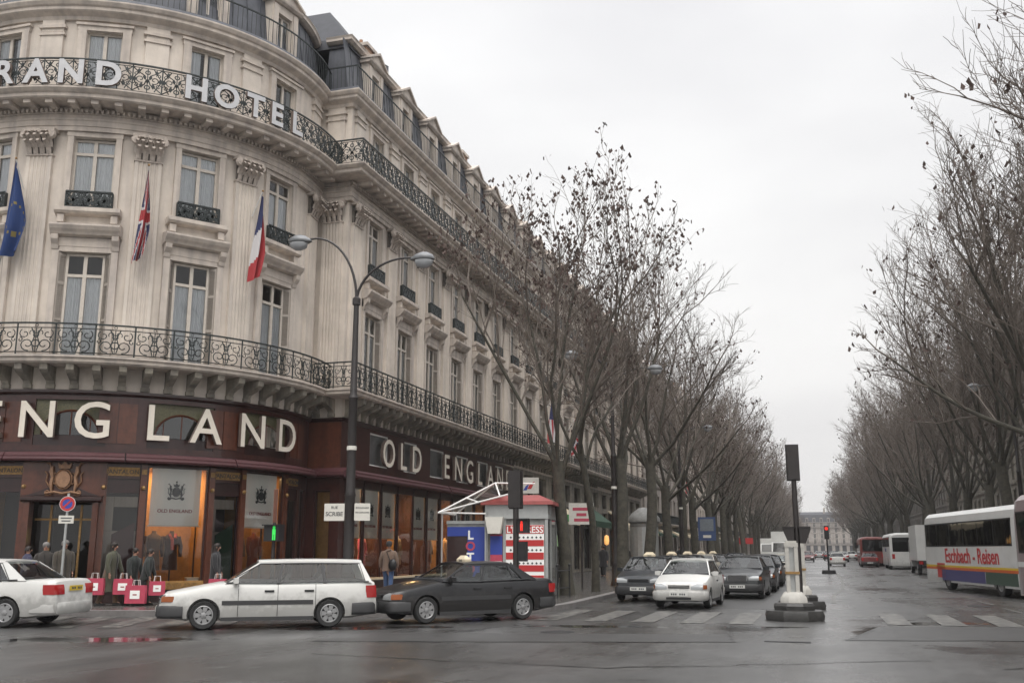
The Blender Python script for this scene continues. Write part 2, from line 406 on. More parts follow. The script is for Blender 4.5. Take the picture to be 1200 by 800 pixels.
def spiral(cx,cz,r0,r1,a0,a1,n=9):
    return [(cx+(r0+(r1-r0)*i/n)*math.cos(rad(a0+(a1-a0)*i/n)),cz+(r0+(r1-r0)*i/n)*math.sin(rad(a0+(a1-a0)*i/n))) for i in range(n+1)]
def panel_lines(style,w,h):
    """ironwork of one panel as 2D polylines (x from -w/2..w/2)"""
    P=[]
    if style=='scroll':
        P+=[([(-w/2,0),(-w/2,h)],.026),([(-w/2,h*.1),(w/2,h*.1)],.02),([(-w/2,h*.86),(w/2,h*.86)],.017)]
        for s in (-1,1):
            P.append(([(s*(x),z) for x,z in spiral(.21*w,.33*h,.20*w,.05*w,-100,330,14)],.018))
            P.append(([(s*(x),z) for x,z in spiral(.30*w,.66*h,.15*w,.04*w,60,-300,12)],.016))
            P.append(([(s*.04*w,.12*h),(s*.10*w,.36*h),(s*.03*w,.6*h),(s*.13*w,.84*h)],.018))
            P.append(([(s*x,z) for x,z in spiral(.09*w,.70*h,.09*w,.03*w,-40,250,8)],.015))
            P.append(([(s*x,z) for x,z in spiral(.42*w,.48*h,.075*w,.02*w,90,420,8)],.016))
        P.append(([(0,.1*h),(0,.86*h)],.014)); P.append((spiral(0,.62*h,.07*w,.07*w,0,360,8),.017))
        P.append((spiral(0,.36*h,.10*w,.10*w,0,360,10),.02))
        P.append((spiral(0,.93*h,.04*w,.04*w,0,360,6),.01))
    elif style=='dense':
        P+=[([(-w/2,0),(-w/2,h)],.022),([(-w/2,h*.07),(w/2,h*.07)],.018),([(-w/2,h*.92),(w/2,h*.92)],.016)]
        for s in (-1,1):
            P.append(([(s*.48*w,.10*h),(s*.30*w,.22*h),(s*.10*w,.34*h),(s*.04*w,.5*h),(s*.14*w,.68*h),(s*.34*w,.78*h),(s*.47*w,.90*h)],.02))
            P.append(([(s*x,z) for x,z in spiral(.24*w,.52*h,.17*w,.04*w,-120,280,11)],.017))
            P.append(([(s*x,z) for x,z in spiral(.38*w,.30*h,.11*w,.03*w,20,380,9)],.016))
            P.append(([(s*x,z) for x,z in spiral(.38*w,.68*h,.09*w,.03*w,180,-160,9)],.016))
        P.append(([(0,.08*h),(0,.92*h)],.016))
        P.append(([(-.48*w,.5*h),(-.25*w,.12*h)],.018)); P.append(([(.48*w,.5*h),(.25*w,.12*h)],.018)); P.append(([(-.48*w,.52*h),(-.2*w,.9*h)],.018)); P.append(([(.48*w,.52*h),(.2*w,.9*h)],.018)); P.append((spiral(0,.24*h,.09*w,.09*w,0,360,8),.022)); P.append((spiral(0,.76*h,.08*w,.08*w,0,360,8),.02))
    else:
        P+=[([(-w/2,0),(-w/2,h)],.013)]
    return P
def railing(mb,x0,x1,y,z,h,style,pw,m,step=None,top=.028):
    n=max(1,round((x1-x0)/pw)); w=(x1-x0)/n
    L=panel_lines(style,w,h)
    for i in range(n):
        xc=x0+w*(i+.5)
        for pts,r in L: mb.tube([(xc+a,y,z+b) for a,b in pts],r,m,n=3,cap=False)
        if style=='dense':
            for s in (-1,1):
                for (px,pz,q) in ((.2,.30,.095),(.30,.80,.085),(.1,.6,.08),(.42,.5,.08),(.0,.46,.08)):
                    mb.prism([(xc+s*px*w-q*.6,z+pz*h),(xc+s*px*w,z+pz*h-q),(xc+s*px*w+q*.6,z+pz*h),(xc+s*px*w,z+pz*h+q)],y-.012,y+.012,m)
    mb.tube([(x1,y,z),(x1,y,z+h)],.02,m,n=4)
    mb.box(x0,x1,y-top,y+top,z+h-.02,z+h+.025,m,step)
    mb.box(x0,x1,y-.018,y+.018,z,z+.03,m,step)

def window_unit(w,h,transom,shutter,curt=0,arched=False):
    f=MB(); y0=.13; F=M['wframe']
    t=.07
    f.box(-w/2,-w/2+t,y0,y0+.07,0,h,F); f.box(w/2-t,w/2,y0,y0+.07,0,h,F)
    f.box(-w/2+t,w/2-t,y0,y0+.07,h-t,h,F); f.box(-w/2+t,w/2-t,y0,y0+.07,0,.12,F)
    f.box(-.055,.055,y0-.015,y0+.06,.12,h-t,F)
    if transom: f.box(-w/2+t,-.055,y0-.012,y0+.06,transom,transom+.09,F); f.box(.055,w/2-t,y0-.012,y0+.06,transom,transom+.09,F)
    f.quad((-w/2-.3,1.0,-.1),(w/2+.3,1.0,-.1),(w/2+.3,1.0,h+.2),(-w/2-.3,1.0,h+.2),M['darkroom'])
    f.quad((-w/2,.27,0),(w/2,.27,0),(w/2,1.0,0),(-w/2,1.0,0),M['darkroom'])
    o=f.build('window')
    p=MB(); p.quad((-w/2+t,y0+.035,.12),(w/2-t,y0+.035,.12),(w/2-t,y0+.035,h-t),(-w/2+t,y0+.035,h-t),M['pane']); p.build('pane',o)
    c=MB(); top=(transom if (transom and curt!=2) else h-.03)
    for s in (-1,1):
        gap={0:.0,1:.14,2:.03,3:.30}[curt]
        n=22; x0=gap*w; x1=w/2-.02; vs=[];fs=[]
        for i in range(n+1):
            x=s*(x0+(x1-x0)*i/n); yy=.215+.016*math.sin(i*2.1)+.012*math.sin(i*.9+s)
            vs+=[(x,yy,.03),(x,yy,top)]
        for i in range(n): fs.append([2*i,2*i+2,2*i+3,2*i+1])
        c.add(vs,fs,M['curtain'])
    c.build('curtain',o)
    if shutter:
        for s in (-1,1):
            sh=MB(); W=w/2; d=Vector((s*.19,-.21,0)); 
            a=Vector((s*(W+.005),.185,0)); nrm=Vector((d.y,-d.x,0)).normalized()*(.02)
            for (u0,u1,z0,z1) in ((0,.18,0,h),(.82,1,0,h),(.18,.82,0,.1),(.18,.82,h-.1,h),(.18,.82,h*.36,h*.36+.08),(.18,.82,h*.7,h*.7+.08)):
                q=[a+d*u0-nrm,a+d*u1-nrm,a+d*u1+nrm,a+d*u0+nrm]
                sh.prism([(v.x,v.y) for v in q],z0,z1,M['shutter'],'z')
            z=.12
            while z<h-.12:
                q=[a+d*.18-nrm*.8,a+d*.82-nrm*.8,a+d*.82+nrm*.6,a+d*.18+nrm*.6]
                sh.add([(q[0].x,q[0].y,z),(q[1].x,q[1].y,z),(q[2].x,q[2].y,z+.05),(q[3].x,q[3].y,z+.05)],[[0,1,2,3]],M['shutter']); z+=.058
            sh.build('shutter',o)
    return o

def pilaster_proto(w,z0,z1,zc,proj=.12,flutes=5):
    mb=MB(); m=M['stone']
    pl=[(-w/2,0.05),(-w/2,-proj)]
    fw=w*.78/flutes
    for i in range(flutes):
        xc=-w*.39+fw*(i+.5)
        for t in range(5):
            a=PI*t/4; pl.append((xc-math.cos(a)*fw*.36,-proj+math.sin(a)*.035))
    pl+=[(w/2,-proj),(w/2,0.05)]
    mb.prism(pl[::-1],z0+.55,z1,m,'z')
    mb.box(-w/2-.05,w/2+.05,-proj-.06,.05,z0,z0+.3,M['stone2']); mb.box(-w/2-.03,w/2+.03,-proj-.04,.05,z0+.3,z0+.45,M['stone2']); mb.box(-w/2-.015,w/2+.015,-proj-.02,.05,z0+.45,z0+.55,M['stone2'])
    o=mb.build('pilaster')
    c=MB(); H=zc-z1; k=M['capital']
    c.box(-w/2-.03,w/2+.03,-proj-.03,.04,z1,z1+.05,k)
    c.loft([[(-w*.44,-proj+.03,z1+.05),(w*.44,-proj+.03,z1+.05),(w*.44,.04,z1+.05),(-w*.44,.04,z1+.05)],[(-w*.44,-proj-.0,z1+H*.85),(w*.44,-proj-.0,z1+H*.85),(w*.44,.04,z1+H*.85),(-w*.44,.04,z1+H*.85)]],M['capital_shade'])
    def leaf(x,y,z,hh,ww,lean=.12):
        pr=[(0,0,1),(-.06,.42,1.1),(-.16,.72,1.0),(-.36,.92,.8),(-.42,.72,.35)]
        vs=[]
        for (dy,dz,s) in pr:
            vs+=[(x-ww/2*s,y+dy*hh/.4,z+dz*hh),(x,y+dy*hh/.4-.03,z+dz*hh),(x+ww/2*s,y+dy*hh/.4,z+dz*hh)]
        fs=[]
        for i in range(4): fs+=[[3*i,3*i+1,3*i+4,3*i+3],[3*i+1,3*i+2,3*i+5,3*i+4]]
        c.add(vs,fs,k)
    for i in range(4): leaf(-w*.39+w*.26*i,-proj-.02,z1+.05,H*.46,w*.19)
    for i in range(3): leaf(-w*.27+w*.27*i,-proj-.05,z1+H*.30,H*.44,w*.2)
    for s in (-1,1):
        leaf(s*w*.47,-proj-.06,z1+H*.30,H*.44,w*.16)
        c.lathe([(0,-.09),(.12,-.08),(.15,0),(.12,.07),(0,.08)],k,10,(s*w*.54,-proj-.18,z1+H*.74),'y')
        c.lathe([(0,-.05),(.06,-.05),(.07,.04),(0,.05)],k,8,(s*w*.16,-proj-.13,z1+H*.76),'y')
    c.ball((0,-proj-.18,z1+H*.86),.10,k,8,5)
    for i in range(5): leaf(-w*.42+w*.21*i,-proj-.10,z1+H*.52,H*.34,w*.13)
    c.box(-w/2-.12,w/2+.12,-proj-.22,.04,z1+H*.88,z1+H,k)
    c.build('capital',o)
    return o

# ------------------------------------------------------------------ the hotel
HOTEL=thing('hotel_building','grand cream stone corner hotel with rounded end and iron balconies above a maroon shop','hotel',(-16,34,0))
HOTEL.location=(0,0,0)
def hotel_part(mb,name,mapfn,parent=None,smooth=None):
    if mapfn: mb.map(mapfn)
    return mb.build(name,parent or HOTEL,smooth=smooth)
Z1,Z2,Z3=7.22,11.95,15.5
CORN_LOW=[(0.05,6.98),(-.78,6.98),(-.85,7.03),(-.85,7.10),(-.92,7.15),(-.92,7.2),(0.05,7.2)]
CORN_UP=[(.05,15.22),(-.85,15.22),(-.9,15.26),(-.9,15.36),(-.97,15.40),(-1.05,15.48),(-1.05,15.53),(.05,15.53)]
ARCH=[(.05,14.45),(-.16,14.45),(-.16,14.60),(-.19,14.60),(-.19,14.76),(-.23,14.80),(-.23,14.84),(.05,14.84)]
ARCH2=[(.05,14.84),(-.13,14.84),(-.13,14.98),(-.2,15.0),(-.2,15.02),(.05,15.02)]
ATT=[(.05,18.25),(-.10,18.25),(-.14,18.36),(-.30,18.46),(-.34,18.5),(-.34,18.60),(-.40,18.64),(-.46,18.74),(-.46,18.79),(.05,18.79)]
GUT=[(.9,21.25),(.42,21.25),(.30,21.33),(.30,21.42),(.26,21.5),(.9,21.5)]
def segs(): 
    return [('curve',curve,ax(A0),ax(A1),.3,WIN_A),('street',street,YC,YE,None,BAYS)]
for nm,fn,x0,x1,st,bays in segs():
    cur=nm=='curve'
    bx=[ax(a) for a in bays] if cur else bays
    w=MB(); ops=[]
    for b in bx: ops+=[(b,1.5,Z1,10.55),(b,1.25,Z2,14.28),(b,1.1,Z3,17.9)]
    wall(w,x0,x1,6.2,18.3,ops,M['stone'],.38,st)
    # string courses and masonry bands
    if not cur:
        w.box(YC-1.75,YC-.001,0,.4,6.2,18.3,M['stone'])
    hotel_part(w,'wall',fn)
    # lower balcony slab + brackets
    s=MB(); s.sweep(CORN_LOW,x0,x1,M['stone2'],st)
    if not cur: s.sweep(CORN_LOW,YC-1.4,YC,M['stone2'])
    slab=hotel_part(s,'balcony_slab',fn)
    k=MB(); n=int((x1-x0)/.68); 
    xs=[x0+.33+(x1-x0-.5)*i/n for i in range(n+1)]+([] if cur else [YC-1.0,YC-.4])
    for x in xs:
        kp=[(0.03,6.45),(-.10,6.45),(-.16,6.55),(-.34,6.62),(-.62,6.72),(-.72,6.80),(-.74,6.975),(.03,6.975)]
        if cur or x<YC+44:
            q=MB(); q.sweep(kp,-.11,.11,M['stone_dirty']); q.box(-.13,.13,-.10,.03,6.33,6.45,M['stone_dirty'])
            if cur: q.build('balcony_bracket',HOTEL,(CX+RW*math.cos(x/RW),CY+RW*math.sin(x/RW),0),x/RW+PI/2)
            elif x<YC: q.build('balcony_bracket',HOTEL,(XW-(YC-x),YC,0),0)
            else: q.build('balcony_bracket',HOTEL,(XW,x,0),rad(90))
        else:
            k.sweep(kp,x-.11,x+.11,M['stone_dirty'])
    if k.v: tag(hotel_part(k,'balcony_bracket',fn),kind='stuff')
    r=MB(); railing(r,x0,x1,-.8,7.2,.95,'scroll',.98,M['iron'],st) if cur else railing(r,YC-.8,x1,-.8,7.2,.95,'scroll',.98,M['iron'])
    hotel_part(r,'balcony_railing',fn if cur else straight)
    # entablature
    e=MB(); 
    for P in (ARCH,ARCH2):
        e.sweep(P,x0,x1,M['stone2'],st)
        if not cur: e.sweep(P,YC-1.4,YC,M['stone2'])
    d=x0
    while d<x1-.1: e.box(d,d+.075,-.27,-.1,15.02,15.13,M['stone2']); d+=.15
    e.sweep([(.05,15.02),(-.15,15.02),(-.15,15.22),(.05,15.22)],x0,x1,M['stone2'],st)
    d=x0+.15
    while d<x1-.2: e.box(d,d+.2,-.78,-.15,15.10,15.22,M['stone2']); d+=.62
    hotel_part(e,'entablature',fn)
    s=MB(); s.sweep(CORN_UP,x0,x1,M['stone2'],st)
    if not cur: s.sweep(CORN_UP,YC-1.4,YC,M['stone2'])
    hotel_part(s,'balcony_slab',fn)
    r=MB(); railing(r,x0,x1,-.93,15.53,.95,'dense',.78,M['iron'],st) if cur else railing(r,YC-.93,x1,-.93,15.53,.95,'dense',.78,M['iron'])
    hotel_part(r,'balcony_railing',fn if cur else straight)
    # attic cornice
    s=MB(); s.sweep(ATT,x0,x1,M['stone2'],st)
    if not cur: s.sweep(ATT,YC-1.4,YC,M['stone2'])
    hotel_part(s,'cornice',fn)
    s=MB(); P=[(.05,18.79),(-.40,18.79),(-.36,18.93),(.35,18.93)]
    s.sweep(P,x0,x1,M['zinc'],st)
    if not cur: s.sweep(P,YC-1.4,YC,M['zinc'])
    hotel_part(s,'gutter',fn)
    r=MB(); railing(r,x0 if cur else YC-.3,x1,-.30,18.93,.88,'bars',.17,M['iron'],st,.02)
    hotel_part(r,'roof_railing',fn if cur else straight)
    # mansard
    s=MB(); P=[(.25,18.9),(.55,21.3),(2.5,23.9),(6.2,24.3),(6.2,18.9)] if cur else [(.25,18.9),(.55,21.3),(6.2,23.2),(6.2,18.9)]
    s.sweep(P,x0,ax(48) if cur else x1,M['zinc'],st)
    d=x0
    while d<(ax(48) if cur else x1): 
        s.prism([(.225,18.93),(.525,21.28),(.56,21.28),(.26,18.93)],d,d+.045,M['zinc'],'x'); d+=.62
    if not cur: s.sweep(P,YC-1.35,YC,M['zinc'])
    hotel_part(s,'mansard_roof',fn)
    s=MB(); s.sweep(GUT,x0,ax(48) if cur else x1,M['stone2'],st)
    if not cur: s.sweep(GUT,YC-1.4,YC,M['stone2'])
    hotel_part(s,'cornice',fn)
    # window surrounds, hoods, sills
    for i,b in enumerate(bx):
        pass
# pier ironwork and rails facing the crossing
r=MB(); 
r2=MB(); railing(r2,XW-.75,XW+.8,0,7.2,.95,'scroll',.68,M['iron']); r2.map(lambda x,y,z:(x,YC-.8+y,z)); r2.build('balcony_railing',HOTEL)
r2=MB(); railing(r2,XW-.8,XW+.93,0,15.53,.95,'dense',.78,M['iron']); r2.map(lambda x,y,z:(x,YC-.93+y,z)); r2.build('balcony_railing',HOTEL)
r2=MB(); railing(r2,XW-1.2,XW+.3,0,18.93,.88,'bars',.17,M['iron'],None,.02); r2.map(lambda x,y,z:(x,YC-.3+y,z)); r2.build('roof_railing',HOTEL)

# protos at the origin, copied along the fronts
def surround_proto():
    mb=MB(); m=M['stone2']
    # first floor: hood on consoles
    mb.sweep([(.05,11.0),(-.22,11.06),(-.26,11.12),(-.34,11.2),(-.40,11.3),(-.40,11.36),(-.05,11.42),(.05,11.42)],-1.02,1.02,m)
    mb.box(-.98,.98,-.06,.05,10.72,11.0,m)
    for s in (-1,1):
        mb.sweep([(.03,10.62),(-.08,10.62),(-.12,10.75),(-.24,10.9),(-.26,11.04),(.03,11.04)],s*.88-.1,s*.88+.1,m)
        mb.box(s*.86-.1,s*.86+.1,-.05,.05,7.22,10.62,m)
    mb.box(-.76,.76,-.045,.05,10.56,10.72,m)
    # second floor: sill on small brackets, frame
    mb.sweep([(.05,11.68),(-.22,11.74),(-.28,11.80),(-.28,11.92),(.05,11.92)],-.96,.96,m)
    for s in (-1,1): mb.box(s*.78-.1,s*.78+.1,-.18,.04,11.46,11.70,m)
    for s in (-1,1): mb.box(s*.72-.09,s*.72+.09,-.06,.05,11.92,14.29,m)
    mb.box(-.83,.83,-.07,.05,14.29,14.44,m)
    # attic frame
    for s in (-1,1): mb.box(s*.68-.13,s*.68+.13,-.06,.05,15.54,17.92,m)
    mb.box(-.83,.83,-.06,.05,17.92,18.08,m); mb.box(-.88,.88,-.11,.05,18.08,18.16,m)
    o=mb.build('window_surround',HOTEL)
    g=MB(); railing(g,-.68,.68,-.17,11.95,.5,'dense',.45,M['iron'],None,.02)
    for s in (-1,1): g.box(s*.68-.015,s*.68+.015,-.17,.0,11.98,12.44,M['iron'])
    g.build('window_railing',o)
    return o
def attic_pilaster():
    mb=MB(); m=M['stone']
    mb.box(-.36,.36,-.09,.05,15.54,18.25,m); mb.box(-.42,.42,-.13,.04,17.72,17.80,M['stone2']); mb.box(-.44,.44,-.15,.04,17.96,18.06,M['stone2'])
    for i in range(12): mb.box(-.34+.058*i,-.31+.058*i,-.12,.0,17.80,17.86,M['stone2'])
    return mb.build('pilaster',HOTEL)
def dormer_proto():
    mb=MB(); m=M['stone']
    wall(mb,-.78,.78,18.93,21.15,[(0,.86,19.0,20.75)],m,.25,None,-.02)
    mb.quad((-.78,-.02,18.93),(-.78,-.02,21.15),(-.78,.8,21.15),(-.78,.8,18.93),m); mb.quad((.78,-.02,18.93),(.78,.8,18.93),(.78,.8,21.15),(.78,-.02,21.15),m)
    for s in (-1,1): mb.box(s*.6-.13,s*.6+.13,-.08,.0,18.93,21.0,M['stone2'])
    mb.sweep([(.9,21.1),(-.10,21.1),(-.18,21.18),(-.20,21.25),(.9,21.25)],-.92,.92,M['stone2'])
    mb.prism([(-.92,21.25),(.92,21.25),(.0,21.78)],-.12,.9,M['stone2'])
    for s in (-1,1): mb.prism([(s*.98,21.25),(s*.98,21.34),(0,21.90),(0,21.78)][::-s],-.22,1.1,M['stone2'])
    DM=lambda x,y,z:(x*.9,y+.2,18.93+(z-18.93)*.93)
    mb.map(DM); o=mb.build('dormer',HOTEL)
    u=window_unit(.86,1.72,None,False,1); u.name='dormer_window'; u.parent=o; u.location=(0,.2,19.0); u.scale=(.9,1,.93)
    for ch in list(u.children):   # keep to three levels
        ch.parent=o; ch.location=(0,.2,19.0); ch.scale=(.9,1,.93)
    return o
W1=[window_unit(1.12,3.28,2.55,True,0),window_unit(1.12,3.28,2.55,True,1),window_unit(1.12,3.28,2.55,True,3)]
W2=[window_unit(1.25,2.3,1.78,False,2),window_unit(1.25,2.3,1.78,False,0),window_unit(1.25,2.3,1.78,False,1)]
W3=[window_unit(1.1,2.38,None,False,2),window_unit(1.1,2.38,None,False,1),window_unit(1.1,2.38,None,False,3)]
SUR=surround_proto(); DOR=dormer_proto(); PIL=pilaster_proto(.80,7.22,13.62,14.46); PIL.parent=HOTEL; APIL=attic_pilaster()
_used=set()
def put(proto,loc,rz):
    if proto.name not in _used:
        _used.add(proto.name); proto.parent=HOTEL; proto.location=loc; proto.rotation_euler=(0,0,rz); return proto
    return dup(proto,HOTEL,loc,rz)
RG=random.Random(5)
spots=[((CX+RW*math.cos(rad(a)),CY+RW*math.sin(rad(a))),rad(a+90)) for a in WIN_A]+[((XW,y),rad(90)) for y in BAYS]
for i,((x,y),rz) in enumerate(spots):
    for k,(W,z) in enumerate(((W1,Z1+.03),(W2,Z2),(W3,Z3+.03))):
        put(W[RG.choice((0,0,1,1,2) if k==0 else (0,0,0,1,2))],(x,y,z),rz)
    put(SUR,(x,y,0),rz); put(DOR,(x,y,0),rz)
pspots=[((CX+RW*math.cos(rad(a)),CY+RW*math.sin(rad(a))),rad(a+90)) for a in PIL_A]+[((XW,y+1.57),rad(90)) for y in BAYS]
pspots+=[((XW-.62,YC),0.0),((XW,YC+.62),rad(90)),((CX+RW*math.cos(rad(8.2)),CY+RW*math.sin(rad(8.2))),rad(98.2))]
for (x,y),rz in pspots: put(PIL,(x,y,0),rz); put(APIL,(x,y,0),rz)
r3=MB(); r3.loft([[(-20.5,32.75,21.1),(-16.5,32.75,21.1),(-16.5,35.8,21.1),(-20.5,35.8,21.1)],[(-20.5,32.9,21.6),(-16.65,32.9,21.6),(-16.65,35.6,21.6),(-20.5,35.6,21.6)],[(-20.5,34.6,23.9),(-18.4,34.6,23.9),(-18.4,35.5,23.9),(-20.5,35.5,23.9)]],M['slate']); r3.build('roof',HOTEL)
# far end and back of the block
e=MB(); e.box(-36,XW-.02,YE-.3,YE,.1,21.2,M['stone_far']); e.build('end_wall',HOTEL)
e=MB(); e.box(-36,-35.6,31,YE-.35,.1,21.2,M['stone_far']); e.build('back_wall',HOTEL)
e=MB(); e.box(-35.5,XW-6.1,31.9,YE-.4,22.9,23.3,M['zinc']); e.lathe([(0.05,23.35),(.75,23.3),(.75,18.9)],M['zinc'],32,(CX,CY,0)); e.build('flat_roof',HOTEL)
for yy,h in ((36.9,23.2),(49.4,23.2),(62.0,23.1),(77.6,23.2),(90.,23.1)):
    c=MB(); c.box(XW-2.2,XW-1.5,yy-.45,yy+.45,21.4,h,M['bronze']); c.box(XW-2.28,XW-1.42,yy-.53,yy+.53,h,h+.15,M['stone2'])
    for i in range(3): c.lathe([(.09,h+.15),(.08,h+.4),(0,h+.4)],M['bronze'],10,(XW-1.85,yy-.28+.28*i,0))
    c.build('chimney',HOTEL)

# ------------------------------------------------------------------ shop front
WD=M['wood']
def shop_pane(x0,x1,z0,z1,y=.10,t=.05):
    w=(x1-x0)
    f=MB()
    f.box(-w/2,-w/2+t,y-.03,y+.05,z0,z1,M['wood_dark']); f.box(w/2-t,w/2,y-.03,y+.05,z0,z1,M['wood_dark'])
    f.box(-w/2+t,w/2-t,y-.03,y+.05,z0,z0+t,M['wood_dark']); f.box(-w/2+t,w/2-t,y-.03,y+.05,z1-t,z1,M['wood_dark'])
    return f
def place_r(mb,name,a,parent=HOTEL): 
    return mb.build(name,parent,(CX+RW*math.cos(rad(a)),CY+RW*math.sin(rad(a)),0),rad(a+90))
def place_s(mb,name,y,parent=HOTEL): return mb.build(name,parent,(XW,y,0),rad(90))
# rotunda
DISP=[-36.9,-10.2,-90.2]; DOOR=-63.5; NARR=[-50.2,-23.6,2.4,-76.9]
ops=[(ax(10.6),.56,.62,3.72)]+[(ax(a),1.86,.62,4.12) for a in DISP]+[(ax(a),1.02,.62,3.72) for a in NARR]+[(ax(DOOR),1.95,.16,3.0)]
w=MB(); wall(w,ax(A0),ax(A1),.14,4.2,ops,WD,.14,.3)
w.box(ax(A0),ax(DOOR)-1.0,-.06,.02,.15,.55,M['wood_dark'],.3); w.box(ax(DOOR)+1.0,ax(A1),-.06,.02,.15,.55,M['wood_dark'],.3)
for a in DISP+NARR: w.box(ax(a)-(.95 if a in DISP else .52),ax(a)+(.95 if a in DISP else .52),-.14,.0,.55,.64,M['cream'],.3)
for a in [x+s*dx for x in DISP for s,dx in ((-1,8.6),(1,8.6))]+[x+s*9 for x in (DOOR,) for s in (-1,1)]:
    w.box(ax(a)-.09,ax(a)+.09,-.09,.0,.56,4.15,M['mahogany']); w.ball((ax(a),-.12,3.45),.07,M['gold'],6,4); w.box(ax(a)-.07,ax(a)+.07,-.11,.0,3.85,4.0,M['gold'])
hotel_part(w,'shopfront',curve)
ops=[(ax(a),2.05,4.66,6.02) for a in WIN_A]
w=MB(); wall(w,ax(A0),ax(A1),4.5,6.2,ops,WD,.16,.3)
w.sweep([(.02,6.16),(-.05,6.16),(-.12,6.22),(-.12,6.30),(.02,6.30)],ax(A0),ax(A1),M['wood_dark'],.3)
for a in PIL_A+[7.0]:
    for dx in (-.55,.0): w.box(ax(a)+dx-.26,ax(a)+dx+.26,-.025,.0,4.75,5.95,M['mahogany'],.3)
hotel_part(w,'sign_band',curve)
for a in WIN_A:
    f=MB(); f.quad((-1.03,.15,4.64),(1.03,.15,4.64),(1.03,.15,6.04),(-1.03,.15,6.04),M['mosaic'])
    f.box(-1.02,1.02,.12,.148,4.66,4.98,M['wood_dark'])
    arc=[(-.8,4.98)]+[(-.8*math.cos(PI*i/14),4.98+.72*math.sin(PI*i/14)) for i in range(15)]
    f.prism(arc[::-1],.11,.146,M['darkroom'])
    o=place_r(f,'fanlight',a)
    g=MB(); g.prism([(-p*1.0,q) for p,q in arc],.09,.105,M['pane']); g.build('pane',o)
    g=MB(); g.tube([(x,.1,z) for x,z in arc[1:]],.035,M['mahogany'],4); g.tube([(0,.09,4.98),(0,.09,5.7)],.02,M['mahogany'],4); g.tube([(-.55,.09,4.98),(-.55,.09,5.48)],.015,M['mahogany'],4); g.tube([(.55,.09,4.98),(.55,.09,5.48)],.015,M['mahogany'],4); g.build('frame',o)
# awning boxes, in lengths round the curve
for a,b in ((-130,-103.5),(-103.2,-76.8),(-76.6,-50.4),(-50.1,-23.7),(-23.4,13.5)):
    s=MB(); s.sweep([(.0,4.18),(-.38,4.18),(-.44,4.24),(-.44,4.34),(-.36,4.42),(0,4.5)],ax(a),ax(b),M['awn'],.3)
    s.tube([(ax(a)+(ax(b)-ax(a))*i/10,-.42,4.23) for i in range(11)],.07,M['awn'],8); hotel_part(s,'awning_case',curve)
s=MB(); s.sweep([(.0,4.18),(-.20,4.18),(-.20,4.49),(0,4.49)],ax(A0),ax(A1),M['wood_dark'],.3); hotel_part(s,'fascia',curve)
for a in DISP:
    f=shop_pane(-.93,.93,.62,4.12); o=place_r(f,'display_window',a)
    g=MB(); g.quad((-.9,.1,.65),(.9,.1,.65),(.9,.1,4.09),(-.9,.1,4.09),M['shopglass']); g.build('pane',o)
    b=MB(); b.quad((-.92,1.35,.5),(.92,1.35,.5),(.92,1.35,4.2),(-.92,1.35,4.2),M['ochre']); b.quad((-.92,.16,.6),(.92,.16,.6),(.92,1.35,.6),(-.92,1.35,.6),M['mahogany'])
    b.quad((-.92,.16,4.15),(-.92,1.35,4.15),(.92,1.35,4.15),(.92,.16,4.15),M['cream'])
    for s in (-1,1): b.quad((s*.92,.16,.6),(s*.92,1.35,.6),(s*.92,1.35,4.15),(s*.92,.16,4.15),M['ochre'])
    b.build('display_case',o)
for a in NARR:
    f=shop_pane(-.51,.51,.62,3.72); f.box(-.46,.46,.06,.15,3.3,3.67,M['wood_dark']); o=place_r(f,'narrow_window',a)
    g=MB(); g.quad((-.47,.1,.65),(.47,.1,.65),(.47,.1,3.3),(-.47,.1,3.3),M['shopglass']); g.build('pane',o)
    b=MB(); b.quad((-.55,.8,.5),(.55,.8,.5),(.55,.8,3.8),(-.55,.8,3.8),M['darkroom']); b.quad((-.55,.14,.6),(.55,.14,.6),(.55,.8,.6),(-.55,.8,.6),M['mahogany']); b.build('display_case',o)
    t=MB(); t.box(-.44,.44,-.03,.0,3.80,4.05,M['gold']); t.build('name_strip',o)
    tt=text_mb('PANTALONS',.13,.01,M['ink'],.01); tt.map(lambda x,y,z:(x,y-.032,z+3.86)); tt.build('strip_lettering',o)
# drapes in the narrow windows, and pale panels painting a building's reflection
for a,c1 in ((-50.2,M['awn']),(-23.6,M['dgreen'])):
    b=MB(); b.prism([(-.2,.65),(.42,.65),(.42,2.45),(-.2,2.1)],.19,.2,c1); b.box(-.46,.46,.24,.26,.66,2.2,M['stone_far']); b.box(-.46,-.2,.24,.26,2.21,3.2,M['stone_far']); b.box(-.19,.46,.25,.26,2.9,3.2,M['stone_far']); place_r(b,'drape_and_reflection',a)
f=shop_pane(-.28,.28,.62,3.72); o=place_r(f,'narrow_window',10.6)
g=MB(); g.quad((-.25,.1,.65),(.25,.1,.65),(.25,.1,3.7),(-.25,.1,3.7),M['shopglass']); g.build('pane',o)
g=MB(); g.quad((-.4,.7,.5),(.4,.7,.5),(.4,.7,3.8),(-.4,.7,3.8),M['greyposter']); g.build('display_case',o)
